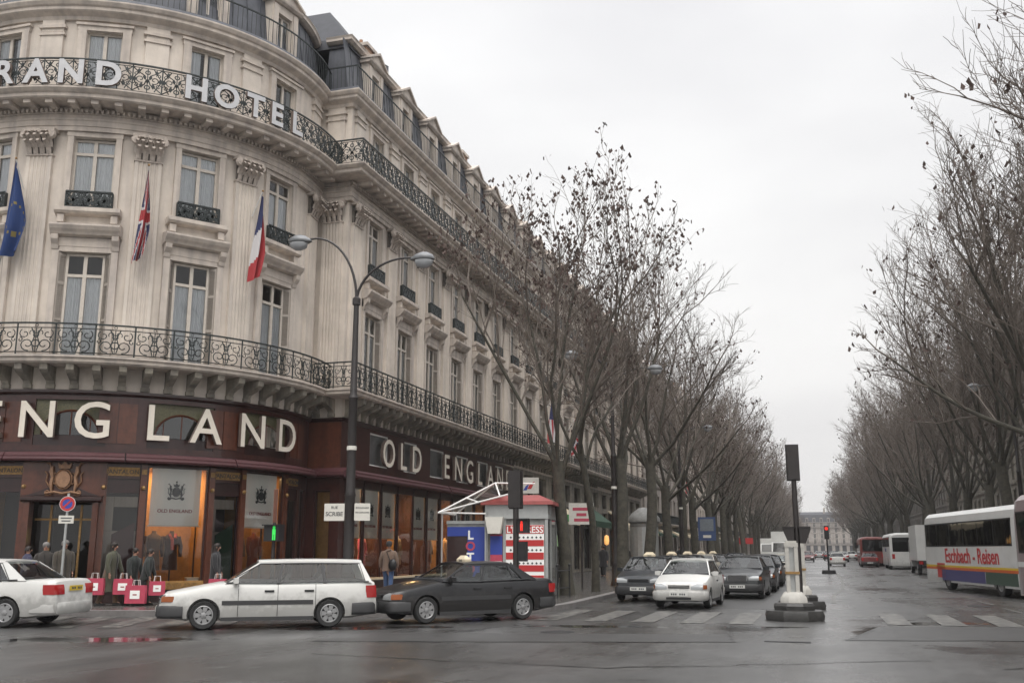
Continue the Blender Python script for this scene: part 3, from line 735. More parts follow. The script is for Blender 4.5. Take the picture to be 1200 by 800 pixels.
# entrance with carved arms
f=MB()
for s in (-1,1): f.box(s*.94-.08,s*.94+.08,-.16,.3,.16,3.0,M['mahogany'])
f.sweep([(.1,3.0),(-.18,3.0),(-.26,3.06),(-.26,3.14),(-.05,3.2),(.1,3.2)],-1.1,1.1,M['wood_dark'])
f.box(-1.15,1.15,-.035,.05,3.2,4.17,M['mahogany'])
for s in (-1,1): f.prism([(s*1.0,3.2),(s*.35,3.2),(s*.42,3.42),(s*.7,3.3)][::s],-.08,-.03,M['wood_dark'])
f.quad((-1.4,3.2,.1),(1.4,3.2,.1),(1.4,3.2,3.4),(-1.4,3.2,3.4),M['darkroom'])
for s in (-1,1): f.quad((s*1.02,.3,.1),(s*1.02,3.2,.1),(s*1.02,3.2,3.2),(s*1.02,.3,3.2),M['wood_dark'])
f.quad((-1.02,.2,.162),(1.02,.2,.162),(1.02,3.2,.162),(-1.02,3.2,.162),M['pave'])
DO=place_r(f,'entrance',DOOR)
g=MB(); 
for x in (-.42,.42):
    g.box(x-.03,x+.03,.5,.56,.17,2.95,M['gold'])
g.box(-.86,.86,.5,.56,2.5,2.56,M['gold']); g.tube([(-.35,.46,1.25),(.3,.46,.7)],.03,M['gold'],6)
g.build('door_frame',DO)
g=MB(); g.quad((-.86,.53,.2),(.86,.53,.2),(.86,.53,2.95),(-.86,.53,2.95),M['shopglass']); g.build('door_glass',DO)
def crest(mb,S,y,m,depth=.02,m2=None):
    """royal style arms: oval shield, crown, two rampant supporters, scroll"""
    m2=m2 or m
    sh=[(.17*S*math.cos(2*PI*i/16),.21*S*math.sin(2*PI*i/16)) for i in range(16)]
    mb.prism(sh[::-1],y-depth*1.6,y,m2)
    mb.tube([(x*1.15,y-depth,z*1.15) for x,z in sh+sh[:1]],.022*S,m,4)
    mb.prism([(-.13*S,.27*S),(.13*S,.27*S),(.17*S,.42*S),(.08*S,.36*S),(0,.47*S),(-.08*S,.36*S),(-.17*S,.42*S)][::-1],y-depth,y,m)
    mb.prism([(.05*S*math.cos(2*PI*i/8),.52*S+.05*S*math.sin(2*PI*i/8)) for i in range(8)][::-1],y-depth,y,m)
    for s in (-1,1):
        mb.tube([(s*.27*S,y-depth*.6,-.30*S),(s*.30*S,y-depth*.6,-.12*S),(s*.27*S,y-depth*.6,.05*S),(s*.31*S,y-depth*.6,.20*S),(s*.30*S,y-depth*.6,.33*S)],[.03*S,.055*S,.05*S,.065*S,.04*S],m,5)
        mb.tube([(s*.29*S,y-depth*.6,.12*S),(s*.20*S,y-depth*.6,.16*S)],.02*S,m,4); mb.tube([(s*.28*S,y-depth*.6,-.08*S),(s*.19*S,y-depth*.6,-.12*S)],.022*S,m,4)
        mb.tube([(s*.32*S,y-depth*.6,-.2*S),(s*.42*S,y-depth*.6,-.05*S),(s*.40*S,y-depth*.6,.12*S),(s*.46*S,y-depth*.6,.2*S)],.018*S,m,4)
        mb.tube([(s*x,y-depth*.5,z) for x,z in spiral(.36*S,-.33*S,.10*S,.03*S,180,500,8)],.022*S,m,4)
        mb.tube([(s*.33*S,y-depth*.6,.3*S),(s*.38*S,y-depth*.6,.42*S),(s*.44*S,y-depth*.6,.40*S)],.022*S,m,4)
    mb.tube([(-.42*S,y-depth,-.36*S),(-.2*S,y-depth,-.32*S),(0,y-depth,-.36*S),(.2*S,y-depth,-.32*S),(.42*S,y-depth,-.36*S)],.032*S,m,4)
g=MB(); crest(g,1.15,-.06,M['bronze'],.09); g.map(lambda x,y,z:(x,y,z+3.66)); g.build('carved_arms',DO)
# pier
w=MB(); ops=[(0,.62,.62,3.72)]
wall(w,-.68,.659,.14,4.2,ops,WD,.14); wall(w,-.68,.659,4.5,6.2,[],M['mahogany'])
w.box(-.68,.66,-.06,.0,.15,.55,M['wood_dark']); w.sweep([(.02,6.16),(-.05,6.16),(-.12,6.22),(-.12,6.29),(.02,6.29)],-.68,.78,M['wood_dark'])
w.sweep([(.0,4.17),(-.32,4.17),(-.38,4.24),(-.38,4.35),(0,4.51)],-.62,1.0,M['awn'])
w.map(lambda x,y,z:(XW-.66+x,YC+y,z)); w.build('shopfront',HOTEL)
f=shop_pane(-.31,.31,.62,3.72); f.map(lambda x,y,z:(XW-.66+x,YC+y,z)); o=f.build('narrow_window',HOTEL)
g=MB(); g.quad((-.28,.1,.65),(.28,.1,.65),(.28,.1,3.7),(-.28,.1,3.7),M['shopglass']); g.map(lambda x,y,z:(XW-.66+x,YC+y,z)); g.build('pane',o)
g=MB(); g.quad((-.4,.7,.5),(.4,.7,.5),(.4,.7,3.8),(-.4,.7,3.8),M['darkroom']); g.map(lambda x,y,z:(XW-.66+x,YC+y,z)); g.build('display_case',o)
# boulevard front of the shop
SE=53.6; PW=1.6; npan=13
px=[32.75+PW*(i+.5) for i in range(npan)]
ops=[(x,1.5,.62,3.9) for x in px]
w=MB(); wall(w,YC,SE,.14,4.2,ops,WD,.05)
w.box(YC+.02,SE,-.06,.0,.15,.55,M['wood_dark']); w.box(YC+.3,SE-.2,-.12,.0,.55,.63,M['cream'])
for i in range(npan+1): w.box(32.75+PW*i-.03,32.75+PW*i+.03,-.04,.0,.63,4.15,M['wood_dark'])
sx=[34.9,38.9,42.5]; so=[(35.6,1.7,4.78,6.02),(38.8,1.4,4.78,6.02),(41.9,1.7,4.78,6.02),(45.3,1.7,4.78,6.02),(48.4,1.7,4.78,6.02),(51.2,1.4,4.78,6.02)]
wall(w,YC,SE,4.5,6.2,so,WD,.12)
w.sweep([(.02,6.16),(-.05,6.16),(-.12,6.22),(-.12,6.30),(.02,6.30)],YC,SE,M['wood_dark'])
hotel_part(w,'shopfront',street)
for x,wd,a,b in so:
    f=MB()
    f.box(-wd/2,-wd/2+.05,.02,.1,a,b,M['white']); f.box(wd/2-.05,wd/2,.02,.1,a,b,M['white']); f.box(-wd/2+.05,wd/2-.05,.02,.1,b-.05,b,M['white']); f.box(-wd/2+.05,wd/2-.05,.02,.1,a,a+.05,M['white'])
    f.quad((-wd/2,.1,a),(wd/2,.1,a),(wd/2,.1,b),(-wd/2,.1,b),M['sky_reflect'])
    o=place_s(f,'mezzanine_window',x)
    g=MB(); g.quad((-wd/2,.06,a),(wd/2,.06,a),(wd/2,.06,b),(-wd/2,.06,b),M['pane']); g.build('pane',o)
for a,b in ((32.5,42.2),(42.35,SE-.1)):
    s=MB(); s.sweep([(.0,4.17),(-.42,4.17),(-.5,4.24),(-.5,4.36),(-.4,4.43),(0,4.51)],a,b,M['awn']); s.tube([(a,-.48,4.22),(b,-.48,4.22)],.08,M['awn'],8); hotel_part(s,'awning_case',street)
for x in px:
    f=shop_pane(-.75,.75,.62,3.9,.03,.03); o=place_s(f,'display_window',x)
    g=MB(); g.quad((-.73,.03,.64),(.73,.03,.64),(.73,.03,3.88),(-.73,.03,3.88),M['shopglass']); g.build('pane',o)
b=MB(); b.quad((32.7,1.7,.4),(SE,1.7,.4),(SE,1.7,4.3),(32.7,1.7,4.3),M['ochre']); b.quad((32.7,.13,.6),(SE,.13,.6),(SE,1.7,.6),(32.7,1.7,.6),M['mahogany']); b.quad((32.7,.13,4.15),(32.7,1.7,4.15),(SE,1.7,4.15),(SE,.13,4.15),M['cream'])
for x in (32.7,SE-.02): b.quad((x,.13,.5),(x,1.7,.5),(x,1.7,4.2),(x,.13,4.2),M['ochre'])
for x in (36.9,41.6,46.4): b.box(x-.02,x+.02,.14,1.69,.61,4.14,M['wood_dark'])
hotel_part(b,'display_case',street)
# other shops further along the ground floor
w=MB(); ob=[y for y in BAYS if y>SE+1]
ops=[(y,2.25,.3,4.5) for y in ob]+[(y,1.9,4.85,5.95) for y in ob]
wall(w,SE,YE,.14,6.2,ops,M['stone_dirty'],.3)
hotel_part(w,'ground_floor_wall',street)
for i,y in enumerate(ob):
    f=shop_pane(-1.12,1.12,.3,4.5,.2); f.box(-.04,.04,.17,.23,.35,3.2,M['black']); f.box(-1.07,1.07,.16,.24,3.2,3.32,M['black'])
    f.quad((-1.3,1.3,.1),(1.3,1.3,.1),(1.3,1.3,6.1),(-1.3,1.3,6.1),M['darkroom']); f.quad((-1.12,.31,.31),(1.12,.31,.31),(1.12,1.3,.31),(-1.12,1.3,.31),M['greyposter'])
    o=place_s(f,'display_window',y)
    g=MB(); g.quad((-1.07,.2,.35),(1.07,.2,.35),(1.07,.2,4.45),(-1.07,.2,4.45),M['shopglass']); g.quad((-.95,.2,4.85),(.95,.2,4.85),(.95,.2,5.95),(-.95,.2,5.95),M['pane']); g.build('pane',o)
# awnings of the other shops
for n,(a,b,m) in enumerate(((57.4,63.8,M['cream']),(69.,74.5,M['dgreen']),(80.5,85.5,M['cream']))):
    s=MB(); s.prism([(-.02,4.75),(-.02,4.65),(-1.5,3.55),(-1.5,3.2),(-1.53,3.2),(-1.53,3.62)],a,b,m,'x')
    hotel_part(s,'awning',street)

# lettering
def sign(name,label,letters,size,depth,bold,face,place,sx=1.0):
    t=empty(name); tag(t,label,'sign')
    for ch,arg in letters:
        m=text_mb(ch,size,depth,face,bold,sx=sx); loc,rz=place(arg)
        # returns of the letters in darker metal
        k=m.mi(M['letterside'])
        for i,f in enumerate(m.f):
            if len(f)==4:
                ys=[m.v[j][1] for j in f]
                if max(ys)-min(ys)>depth*.5: m.m[i]=k
        m.build('letter',t,loc,rz)
    return t
def pl_r(d,z):
    def f(a): r=RW+d; return ((CX+r*math.cos(rad(a)),CY+r*math.sin(rad(a)),z),rad(a+90))
    return f
sign('shop_sign','large ivory letters ENGLAND round the maroon sign band of the rounded corner',[('E',-81.9),('N',-70.6),('G',-58.1),('L',-43.5),('A',-31.3),('N',-17.6),('D',-4.2)],1.12,.13,.006,M['letter'],pl_r(.16,4.88))
sign('hotel_sign','grey sheet metal letters GRAND HOTEL fixed to the upper balcony railing',[('G',-91.5),('R',-83.2),('A',-75.6),('N',-68),('D',-60.2),('H',-41.4),('O',-34.3),('T',-26.9),('E',-20.8),('L',-14.2)],.78,.12,.03,M['sheetletter'],pl_r(1.04,15.62))
sign('shop_sign','ivory letters OLD ENGLAND along the boulevard front above the burgundy awning cases',[(c,round(y*1.0165,2)) for c,y in [('O',35.5),('L',36.93),('D',38.35),('E',41.9),('N',43.45),('G',45.04),('L',46.55),('A',48.25),('N',49.85),('D',51.4)]],1.12,.13,.006,M['letter'],lambda y:((XW+.16,y,4.82),rad(90)))
# gilt name boards under the shop windows
for a,lab in ((-36.9,'gilt OLD ENGLAND name board at the foot of the lit display window beside the entrance'),):
    r=RW+.16; b=MB(); b.box(-.88,.88,-.03,.03,.36,.60,M['ochre']); o=b.build('name_board',None,(CX+r*math.cos(rad(a)),CY+r*math.sin(rad(a)),.15),rad(a+90)); tag(o,lab,'sign')
    t=text_mb('OLD ENGLAND',.14,.012,M['gold'],.02); t.map(lambda x,y,z:(x*1.05,y-.035,z+.41)); t.build('lettering',o)
# banners in the windows
def banner(w,h,loc,rz,label,grp):
    b=MB(); n=8; vs=[];fs=[]
    for i in range(n+1):
        x=-w/2+w*i/n
        for k in range(2): vs+=[(x,.012*math.sin(i*1.3)-.006+k*.012,0),(x,.012*math.sin(i*1.3)-.006+k*.012,h)]
    for i in range(n):
        a=4*i; fs+=[[a,a+4,a+5,a+1],[a+2,a+3,a+7,a+6],[a,a+2,a+6,a+4]]
    b.add(vs,fs,M['banner']); b.box(-w/2-.03,w/2+.03,-.03,.03,h,h+.05,M['wframe']); b.box(-w/2-.04,w/2+.04,-.03,.03,-.04,.0,M['signwhite'])
    o=b.build('window_banner',None,loc,rz); tag(o,label,'banner',grp)
    c=MB(); crest(c,.55*min(1,w/1.5)*1.05,-.022,M['ink'],.012); c.map(lambda x,y,z:(x,y,z+h*.58)); c.build('printed_arms',o)
    t=text_mb('OLD ENGLAND',.105*w/1.5,.008,M['redink'],.012,sx=1.05); t.map(lambda x,y,z:(x,y-.022,z+h*.22)); t.build('printed_name',o)
for a,lab in ((-36.9,'wide white banner with printed arms in the display window right of the entrance'),(-10.2,'wide white banner with printed arms behind the green pedestrian signal'),(-90.2,'wide white banner with printed arms left of the entrance')):
    r=RW-.2; banner(1.5,1.72,(CX+r*math.cos(rad(a)),CY+r*math.sin(rad(a)),2.38),rad(a+90),lab,'banners hanging in the shop windows')
for i,k in enumerate((0,1,2,4,5,7,8,10)):
    banner(1.38,1.75,(XW-.10,px[k],2.1),rad(90),'narrow white banner with printed arms in boulevard shop window, %s from the corner'%ORD[i],'banners hanging in the shop windows')
# window mannequins and parcels
def mannequin(loc,rz,c,label,scarf=None):
    o=thing('mannequin',label,'mannequin',loc,rz)
    b=MB(); b.loft([[(r*math.cos(2*PI*i/12)*sx,r*math.sin(2*PI*i/12)*.62,z) for i in range(12)] for r,z,sx in ((.23,.45,1.05),(.22,.75,1),(.19,1.05,1),(.22,1.32,1.05),(.22,1.45,1.05),(.08,1.54,1),(.065,1.62,1))],c); b.build('coat',o,smooth=50)
    for s in (-1,1):
        b=MB(); b.tube([(s*.21,0,1.45),(s*.29,-.02,1.15),(s*.27,-.08,.85)],[.075,.07,.055],c,8); b.build('sleeve',o,smooth=50)
    b=MB(); b.lathe([(.2,0),(.2,.02),(.025,.03),(.025,.5)],M['black'],12); b.build('stand',o,smooth=40)
    if scarf: b=MB(); b.tube([(-.1,-.06,1.52),(-.02,-.15,1.35),(.0,-.16,1.05)],.05,scarf,6); b.tube([(.1,-.06,1.52),(.06,-.15,1.4)],.05,scarf,6); b.build('scarf',o,smooth=50)
def rp(a,r,dx=0): 
    return (CX+r*math.cos(rad(a))-dx*math.sin(rad(a)),CY+r*math.sin(rad(a))+dx*math.cos(rad(a)))
for dx,c,lab,sc in ((-.42,cloth('tweed',(.07,.045,.03)),'brown tweed coat on a stand in the lit display window',None),(.12,cloth('navy_coat',(.035,.02,.02)),'dark coat with red scarf on a stand in the lit display window',M['redink'])):
    x,y=rp(-36.9,RW-.7,dx); mannequin((x,y,.6),rad(53),c,lab,sc)
for dx,c,lab in ((-.4,cloth('tweed',(.07,.045,.03)),'brown coat on a stand in the display window behind the green pedestrian signal'),(.4,cloth('russet',(.16,.04,.025)),'russet coat on a stand in the display window behind the green pedestrian signal')):
    x,y=rp(-10.2,RW-.75,dx); mannequin((x,y,.6),rad(80),c,lab)
for i,(yy,c,lab) in enumerate(((36.1,cloth('plum',(.20,.03,.09)),'plum coat on a stand in the first boulevard shop window'),(39.6,cloth('tweed',(0,0,0)),'brown coat on a stand in a boulevard shop window near the corner'),(43.2,cloth('navy_coat',(0,0,0)),'dark coat on a stand in a boulevard shop window beside the kiosk'),(45.3,cloth('camel',(.25,.15,.07)),'camel coat on a stand in a boulevard shop window beside the kiosk'))):
    mannequin((XW-.85,yy,.6),rad(90),c,lab)
for i,(dx,lab) in enumerate(((-.75,'small white gift box at the left foot of the lit window display'),(.62,'small white gift box on the right of the lit window display'),(.8,'small white gift box at the right edge of the lit window display'))):
    x,y=rp(-36.9,RW-.35,dx); b=MB(); b.box(-.09,.09,-.09,.09,.6,.8,M['banner']); b.box(-.095,.095,-.02,.02,.599,.803,M['redink']); b.box(-.1,.1,-.1,.1,.8,.83,M['banner']); o=b.build('gift_box',None,(x,y,.003),rad(53)); tag(o,lab,'gift box')
# lit spots inside the windows the photograph shows glowing
def arealight(loc,e,sx,sy,col=(1,.62,.28)):
    l=bpy.data.lights.new('window_lamp','AREA'); l.shape='RECTANGLE'; l.size=sx; l.size_y=sy; l.energy=e; l.color=col
    o=bpy.data.objects.new('window_lamp',l); COL.objects.link(o); o.location=loc; return o
x,y=rp(-36.9,RW-.75); arealight((x,y,4.05),60,.8,.4)
x,y=rp(-10.2,RW-.75); arealight((x,y,4.05),28,.8,.4)
for yy,e in ((35.0,260),(39.2,240),(44.4,220),(49.5,200)): arealight((XW-.95,yy,4.05),e,.4,1.6)
# doorway lamp tube (seen lit inside the entrance)
b=MB(); b.tube([(0,0,0),(0,0,.4)],.035,mat('lit_tube',(1,.9,.6),.5,emis=(1,.75,.3),estr=3.5),6); x,y=rp(-63.5,RW-.75,-.48); o=b.build('wall_lamp',None,(x,y,1.85)); tag(o,'glowing upright lamp tube inside the shop entrance','lamp')

# ---------------------------------------------------------------- flags
def flag(loc,rz,label,draw,L=3.1,w=.62,grp='flags hanging on the hotel front',tilt=.5,fold=1.0,skew=.24):
    o=thing('flag',label,'flag',loc,rz,grp)
    p=MB(); p.tube([(0,0,0),(0,-tilt,.75)],.022,M['white'],6); p.ball((0,-tilt-.01,.78),.04,M['gold'],6,4); p.build('pole',o)
    nu,nv=18,34; m=MB(); idx={}
    mats=[]
    vs=[];fs=[];mm=[]
    for j in range(nv+1):
        v=j/nv
        ww=w*(.12+.88*min(1,v*1.5)**.9)*(1-.25*max(0,v-.75)/.25*0)
        for i in range(nu+1):
            u=i/nu
            x=(u-.15)*ww*(.75+.25*math.sin(v*3))-skew*v**1.3
            y=-tilt+.16*fold*math.sin(u*9+v*2.5)*(.3+.7*v)+.1*v
            z=.72-L*v*(1-.07*u)-.35*u*max(0,(1-v))
            vs.append((x,y,z))
    k=nu+1
    by={}
    for j in range(nv):
        for i in range(nu):
            by.setdefault(draw((i+.5)/nu,(j+.5)/nv),[]).append([j*k+i,(j+1)*k+i,(j+1)*k+i+1,j*k+i+1])
    m.v=vs
    for c,ff in by.items():
        q=m.mi(c)
        for f in ff: m.f.append(f); m.m.append(q)
    m.build('cloth',o,smooth=80)
    return o
FB=mat('flag_blue',(.015,.04,.14),.8); FN=mat('flag_navy',(.025,.03,.09),.8); FR=mat('flag_red',(.33,.03,.035),.8); FW=mat('flag_white',(.50,.48,.48),.8); FG=mat('flag_gold',(.22,.17,.05),.8)
def eu(u,v):
    for k in range(12):
        if abs(u-.5-.3*math.cos(k*PI/6))<.04 and abs(v-.6-.17*math.sin(k*PI/6))<.02: return FG
    return FB
def uk(u,v):
    p=v; q=u
    d1=abs((p-.5)-(q-.5)); d2=abs((p-.5)+(q-.5))
    if abs(q-.5)<.09 or abs(p-.5)<.06: return FR
    if abs(q-.5)<.16 or abs(p-.5)<.1: return FW
    if min(d1,d2)<.06: return FR
    if min(d1,d2)<.13: return FW
    return FN
def fr(u,v):
    t=v*.75+u*.25
    return FN if t<.38 else (FW if t<.62 and u<.8 else FR)
def frv(u,v): return FN if u<.33 else (FW if u<.66 else FR)
def us(u,v):
    if v<.45 and u<.5: return FN
    return FR if int(u*9)%2==0 else FW
for a,lab,d,w in ((-80.0,'blue flag with gold stars hanging from the rounded hotel front, far left',eu,.85),(-50.2,'red, white and navy crossed flag hanging between the hotel windows',uk,.36),(-21.5,'blue, white and red tricolour flag hanging above the lamp post',fr,.40)):
    r=RW+.16; flag((CX+r*math.cos(rad(a)),CY+r*math.sin(rad(a)),12.55),rad(a+90),lab,d,3.1,w)
flag((XW+1.1,56.5,9.6),rad(90),'faded red and white striped flag on the boulevard front behind the first tree',us,2.6,1.3)
flag((XW+1.1,62.5,9.2),rad(90),'faded blue and red flag on the boulevard front behind the second street lamp',uk,2.4,1.2)
flag((XW+1.3,120,9.6),rad(90),'small red flag far down the left side of the boulevard',lambda u,v:FR,2.2,1.6)

# ---------------------------------------------------------------- ground
KERB=[(-7.35,900),(-7.3,120),(-7.25,60),(-7.15,42),(-6.95,34),(-6.85,29),(-7.0,27.2),(-7.6,25.9),(-8.7,24.9),(-10.4,24.0),(-12.6,23.2),(-16,22.3),(-20,21.4),(-26,20.2),(-60,14)]
g=MB(); g.quad((-400,-120,0),(400,-120,0),(400,1500,0),(-400,1500,0),M['road']); tag(g.build('road'),kind='structure')
def strip(name,line,inset,mat_,z0,z1,other):
    """kerb stones along a line and the pavement behind it"""
    k=MB(); n=len(line)
    P=[Vector((x,y,0)) for x,y in line]; Nn=[]
    for i in range(n):
        t=(P[min(n-1,i+1)]-P[max(0,i-1)]).normalized(); Nn.append(Vector((-t.y,t.x,0))*inset)
    for i in range(n-1):
        a,b=P[i],P[i+1]; c,d=P[i+1]+Nn[i+1],P[i]+Nn[i]
        k.quad((a.x,a.y,0),(b.x,b.y,0),(b.x,b.y,z1),(a.x,a.y,z1),M['kerb']); k.quad((a.x,a.y,z1),(b.x,b.y,z1),(c.x,c.y,z1),(d.x,d.y,z1),M['kerb'])
    tag(k.build('kerb'),kind='structure')
    s=MB(); pl=[((p+q).x,(p+q).y) for p,q in zip(P,Nn)]+other
    s.add([(x,y,z1-.004) for x,y in pl],[list(range(len(pl)))],M['pave']); tag(s.build('pavement'),kind='structure')
strip('left',KERB,-.28,None,0,.15,[(-60,60),(-60,900)])
strip('right',[(9.4,900),(9.4,60),(9.6,34),(10.6,28),(14,24.5),(30,22)][::1],.28,None,0,.15,[(60,22),(60,900)])
# resurfaced patches in the carriageway
for poly in ([(-9,17.2),(-1.5,19.3),(-1.8,21.0),(-9.5,19.3)],[(.4,20.2),(9,22.6),(9,26),(1.2,24.)],[(-4.4,30),(-1.3,30),(-1.2,75),(-4.2,75)]):
    g=MB(); g.add([(x,y,.004) for x,y in poly],[list(range(len(poly)))],M['patch']); tag(g.build('road_patch'),kind='structure')
# zebra crossings
z=MB()
for x in (-6.35,-5.15,-4.0,-2.85,-1.75): z.add([(x-.27,23.9,.009),(x+.27,23.9,.009),(x+.27+.03,28.2,.009),(x-.27,28.2,.009)],[[0,1,2,3]],M['zebra'])
for x in (1.7,2.85,4.0,5.15,6.3,7.5): z.add([(x-.27,24.7,.009),(x+.27,24.7,.009),(x+.27,28.8,.009),(x-.27,28.8,.009)],[[0,1,2,3]],M['zebra'])
tag(z.build('crosswalk_marking'),kind='structure')
z=MB()
for i in range(7):
    o=Vector((-19.2+1.05*i,17.6+.30*i,.009)); d=Vector((.50,.15,0)); l=Vector((-1.35,3.4,0))
    q=[o,o+d,o+d+l,o+l]; z.add([tuple(v) for v in q],[[0,1,2,3]],M['zebra'])
tag(z.build('crosswalk_marking'),kind='structure')
z=MB()
pts=[(.35,34),(.45,40),(.9,46),(1.2,60),(1.25,110),(1.3,300)]
for (a,b),(c,d) in zip(pts,pts[1:]): z.quad((a,b,.009),(a+.14,b,.009),(c+.14,d,.009),(c,d,.009),M['zebra'])
for i in range(9): z.quad((5.1-.07*i,30+4.2*i,.009),(5.24-.07*i,30+4.2*i,.009),(5.1-.07*i,32.4+4.2*i,.009),(4.96-.07*i,32.4+4.2*i,.009),M['zebra'])
tag(z.build('lane_marking'),kind='structure')
# repair seams in the asphalt and covers
RP=random.Random(3); g=MB()
for (x0_,y0_,x1_,y1_) in ((.4,20.2,9,22.6),(1.2,24.0,.4,20.2),(-9,17.2,-1.5,19.3),(-1.5,19.3,-1.8,21.0),(-3.0,14.6,1.5,17.0),(-8,15.2,-3,14.6),(2.4,16.0,7.5,19.5)):
    n_=14; P_=[]
    for i in range(n_+1): t_=i/n_; P_.append((x0_+(x1_-x0_)*t_+RP.gauss(0,.05),y0_+(y1_-y0_)*t_+RP.gauss(0,.05)))
    for a_,b_ in zip(P_,P_[1:]):
        w_=RP.uniform(.012,.035); g.quad((a_[0],a_[1]-w_,.008),(b_[0],b_[1]-w_,.008),(b_[0],b_[1]+w_,.008),(a_[0],a_[1]+w_,.008),M['patch_seam'])
tag(g.build('road_seam'),kind='structure')
for mx_,my_,l_ in ((-5.2,20.6,'round iron manhole cover in the road in front of the dark taxi'),(4.6,33.5,'round iron manhole cover in the right carriageway beyond the crossing')):
    g=MB(); g.lathe([(0,.011),(.33,.011),(.36,.006)],M['black'],24); o=g.build('manhole_cover',None,(mx_,my_,0)); tag(o,l_,'manhole')
# drain strip in the road
g=MB(); g.box(-1.02,-.2,19.55,19.72,-.02,.012,M['black']); o=g.build('drain_cover'); tag(o,'narrow dark iron drain cover in the road before the traffic island','drain')

# ---------------------------------------------------------------- street lamps
def street_lamp(loc,rz,label,h=8.3,r=.10,a1=(1.42,1.95),a2=(1.55,1.22)):
    o=thing('street_lamp',label,'street lamp',loc,rz,'double-armed street lamps along the boulevard')
    I=M['lampiron']; p=MB()
    p.lathe([(r*1.9,0),(r*1.9,.15),(r*1.5,.25),(r*1.35,.9),(r*1.45,.95),(r*1.2,1.05),(r*1.15,2.9),(r*1.3,2.95),(r*1.1,3.05),(r*.95,h*.66),(r*1.15,h*.665),(r*.8,h*.68),(r*.62,h-.2),(r*.95,h-.18),(r*.95,h),(r*.5,h+.05),(0,h+.06)],I,14)
    p.build('pole',o,smooth=40)
    b=MB(); b.lathe([(r*1.0,h*.5-.06),(r*1.13,h*.5-.05),(r*1.13,h*.5+.05),(r*1.0,h*.5+.06)],M['signwhite'],14); b.build('band',o)
    for s,(dx,dz) in ((-1,a1),(1,a2)):
        a=MB(); pts=[]
        for i in range(13):
            t=i/12; pts.append((s*dx*(1-math.cos(t*PI*.54)) *.93,0,h-.1+dz*math.sin(t*PI*.54)))
        a.tube(pts,[.042-.014*i/12 for i in range(13)],I,7); a.build('arm',o,smooth=60)
        e=Vector(pts[-1]); hd=MB()
        prof=[(.0,-.08),(.05,-.06),(.10,.0),(.19,.12),(.235,.28),(.225,.42),(.14,.58),(0,.64)]
        rings=[]
        for rr,q in prof: rings.append([(e.x+s*q,rr*math.cos(2*PI*k/14)*1.0,e.z-.06+rr*.9*max(-.15,math.sin(2*PI*k/14))) for k in range(14)])
        hd.loft(rings,M['lamphead'],True); H=hd.build('lamp_head',o,smooth=50)
        g=MB(); rings=[]
        for rr,q in ((.02,.06),(.16,.12),(.21,.28),(.20,.42),(.12,.56),(.01,.6)): rings.append([(e.x+s*q,rr*math.cos(PI+PI*k/10),e.z-.1+rr*1.05*math.sin(PI+PI*k/10)) for k in range(11)])
        g.loft(rings,M['lampglass'],True); g.build('lamp_glass',H,smooth=60)
    return o
M['lampglass']=mat('lamp_bowl',(.34,.35,.36),.2,coat=.3)
street_lamp((-12.05,24.92,.15),rad(6),'tall double-armed lamp post on the corner, nearest the camera, carrying two street plates',8.45,.12)
street_lamp((-8.3,43.2,.15),rad(10),'double-armed lamp post between the leaning plane trees, second on the left pavement',8.3,.11)
street_lamp((-8.3,66,.15),rad(10),'double-armed lamp post further down the left pavement, behind the dark green awning',8.3,.11)
street_lamp((10.4,58,.15),rad(4),'double-armed lamp post under the right-hand trees behind the coach',8.3,.11)
def plate(loc,rz,w,h,lines,label,frame=M['signwhite']):
    b=MB(); b.box(-w/2,w/2,-.02,.02,0,h,frame); o=b.build('street_plate',None,loc,rz); tag(o,label,'sign')
    for (t,s,zz,c) in lines:
        m=text_mb(t,s,.006,c,.01); m.map(lambda x,y,z:(x,y-.022,z+zz)); m.build('lettering',o)
# street plates on the corner lamp
plate((-12.44,24.8,2.42),rad(10),.56,.46,[('RUE',.075,.32,M['ink']),('SCRIBE',.115,.13,M['ink'])],'cream street plate on the left side of the corner lamp post')
plate((-11.66,24.88,2.42),rad(30),.42,.46,[('BOULEVARD',.045,.32,M['ink']),('DES CAPUCINES',.038,.2,M['ink'])],'cream street plate on the right side of the corner lamp post')

# ---------------------------------------------------------------- traffic signals
def signal_head(parent,loc,rz,n=3,w=.3,h=.92,red=False):
    b=MB(); b.box(-w/2,w/2,-.11,.13,0,h,M['lampiron']); b.box(-w/2-.025,w/2+.025,.06,.10,-.03,h+.03,M['lampiron'])
    for i in range(n):
        z=h*(i+.5)/n; b.lathe([(.105,0),(.105,.2)],M['lampiron'],12,(0,.12,z),'y')
        b.lathe([(0,.0),(.09,.0)],M['darkroom'],12,(0,.14,z),'y')
    return b.build('signal_head',parent,loc,rz,smooth=40)
def post(mb,h,r,z0=0): mb.lathe([(r*1.6,z0),(r*1.6,z0+.12),(r*1.1,z0+.2),(r,z0+.3),(r*.9,h),(0,h)],M['lampiron'],12)
t=thing('traffic_signal','dark traffic signal on the island seen from behind, leaning against the white sky','traffic signal',(-.48,28.0,.0),0)
p=MB(); post(p,4.35,.075); p.build('pole',t,smooth=40)
signal_head(t,(0,.0,3.5),rad(6))
for s in (-1,1):
    b=MB(); b.prism([(s*.07,1.82),(s*.07,2.22),(s*.36,2.22),(s*.36,2.18),(s*.22,1.82)][::-s],-.12,.14,M['lampiron']); b.box(min(s*.05,s*.36),max(s*.05,s*.36),-.14,.16,2.222,2.26,M['lampiron']); b.build('repeater_signal',t)
t=thing('traffic_signal','brown traffic signal pole with a lit red pedestrian lamp in front of the kiosk','traffic signal',(-7.75,26.25,.15),0)
p=MB(); post(p,3.65,.085); p.build('pole',t,smooth=40)
signal_head(t,(-.02,0,2.62),rad(0),3,.34,.98)
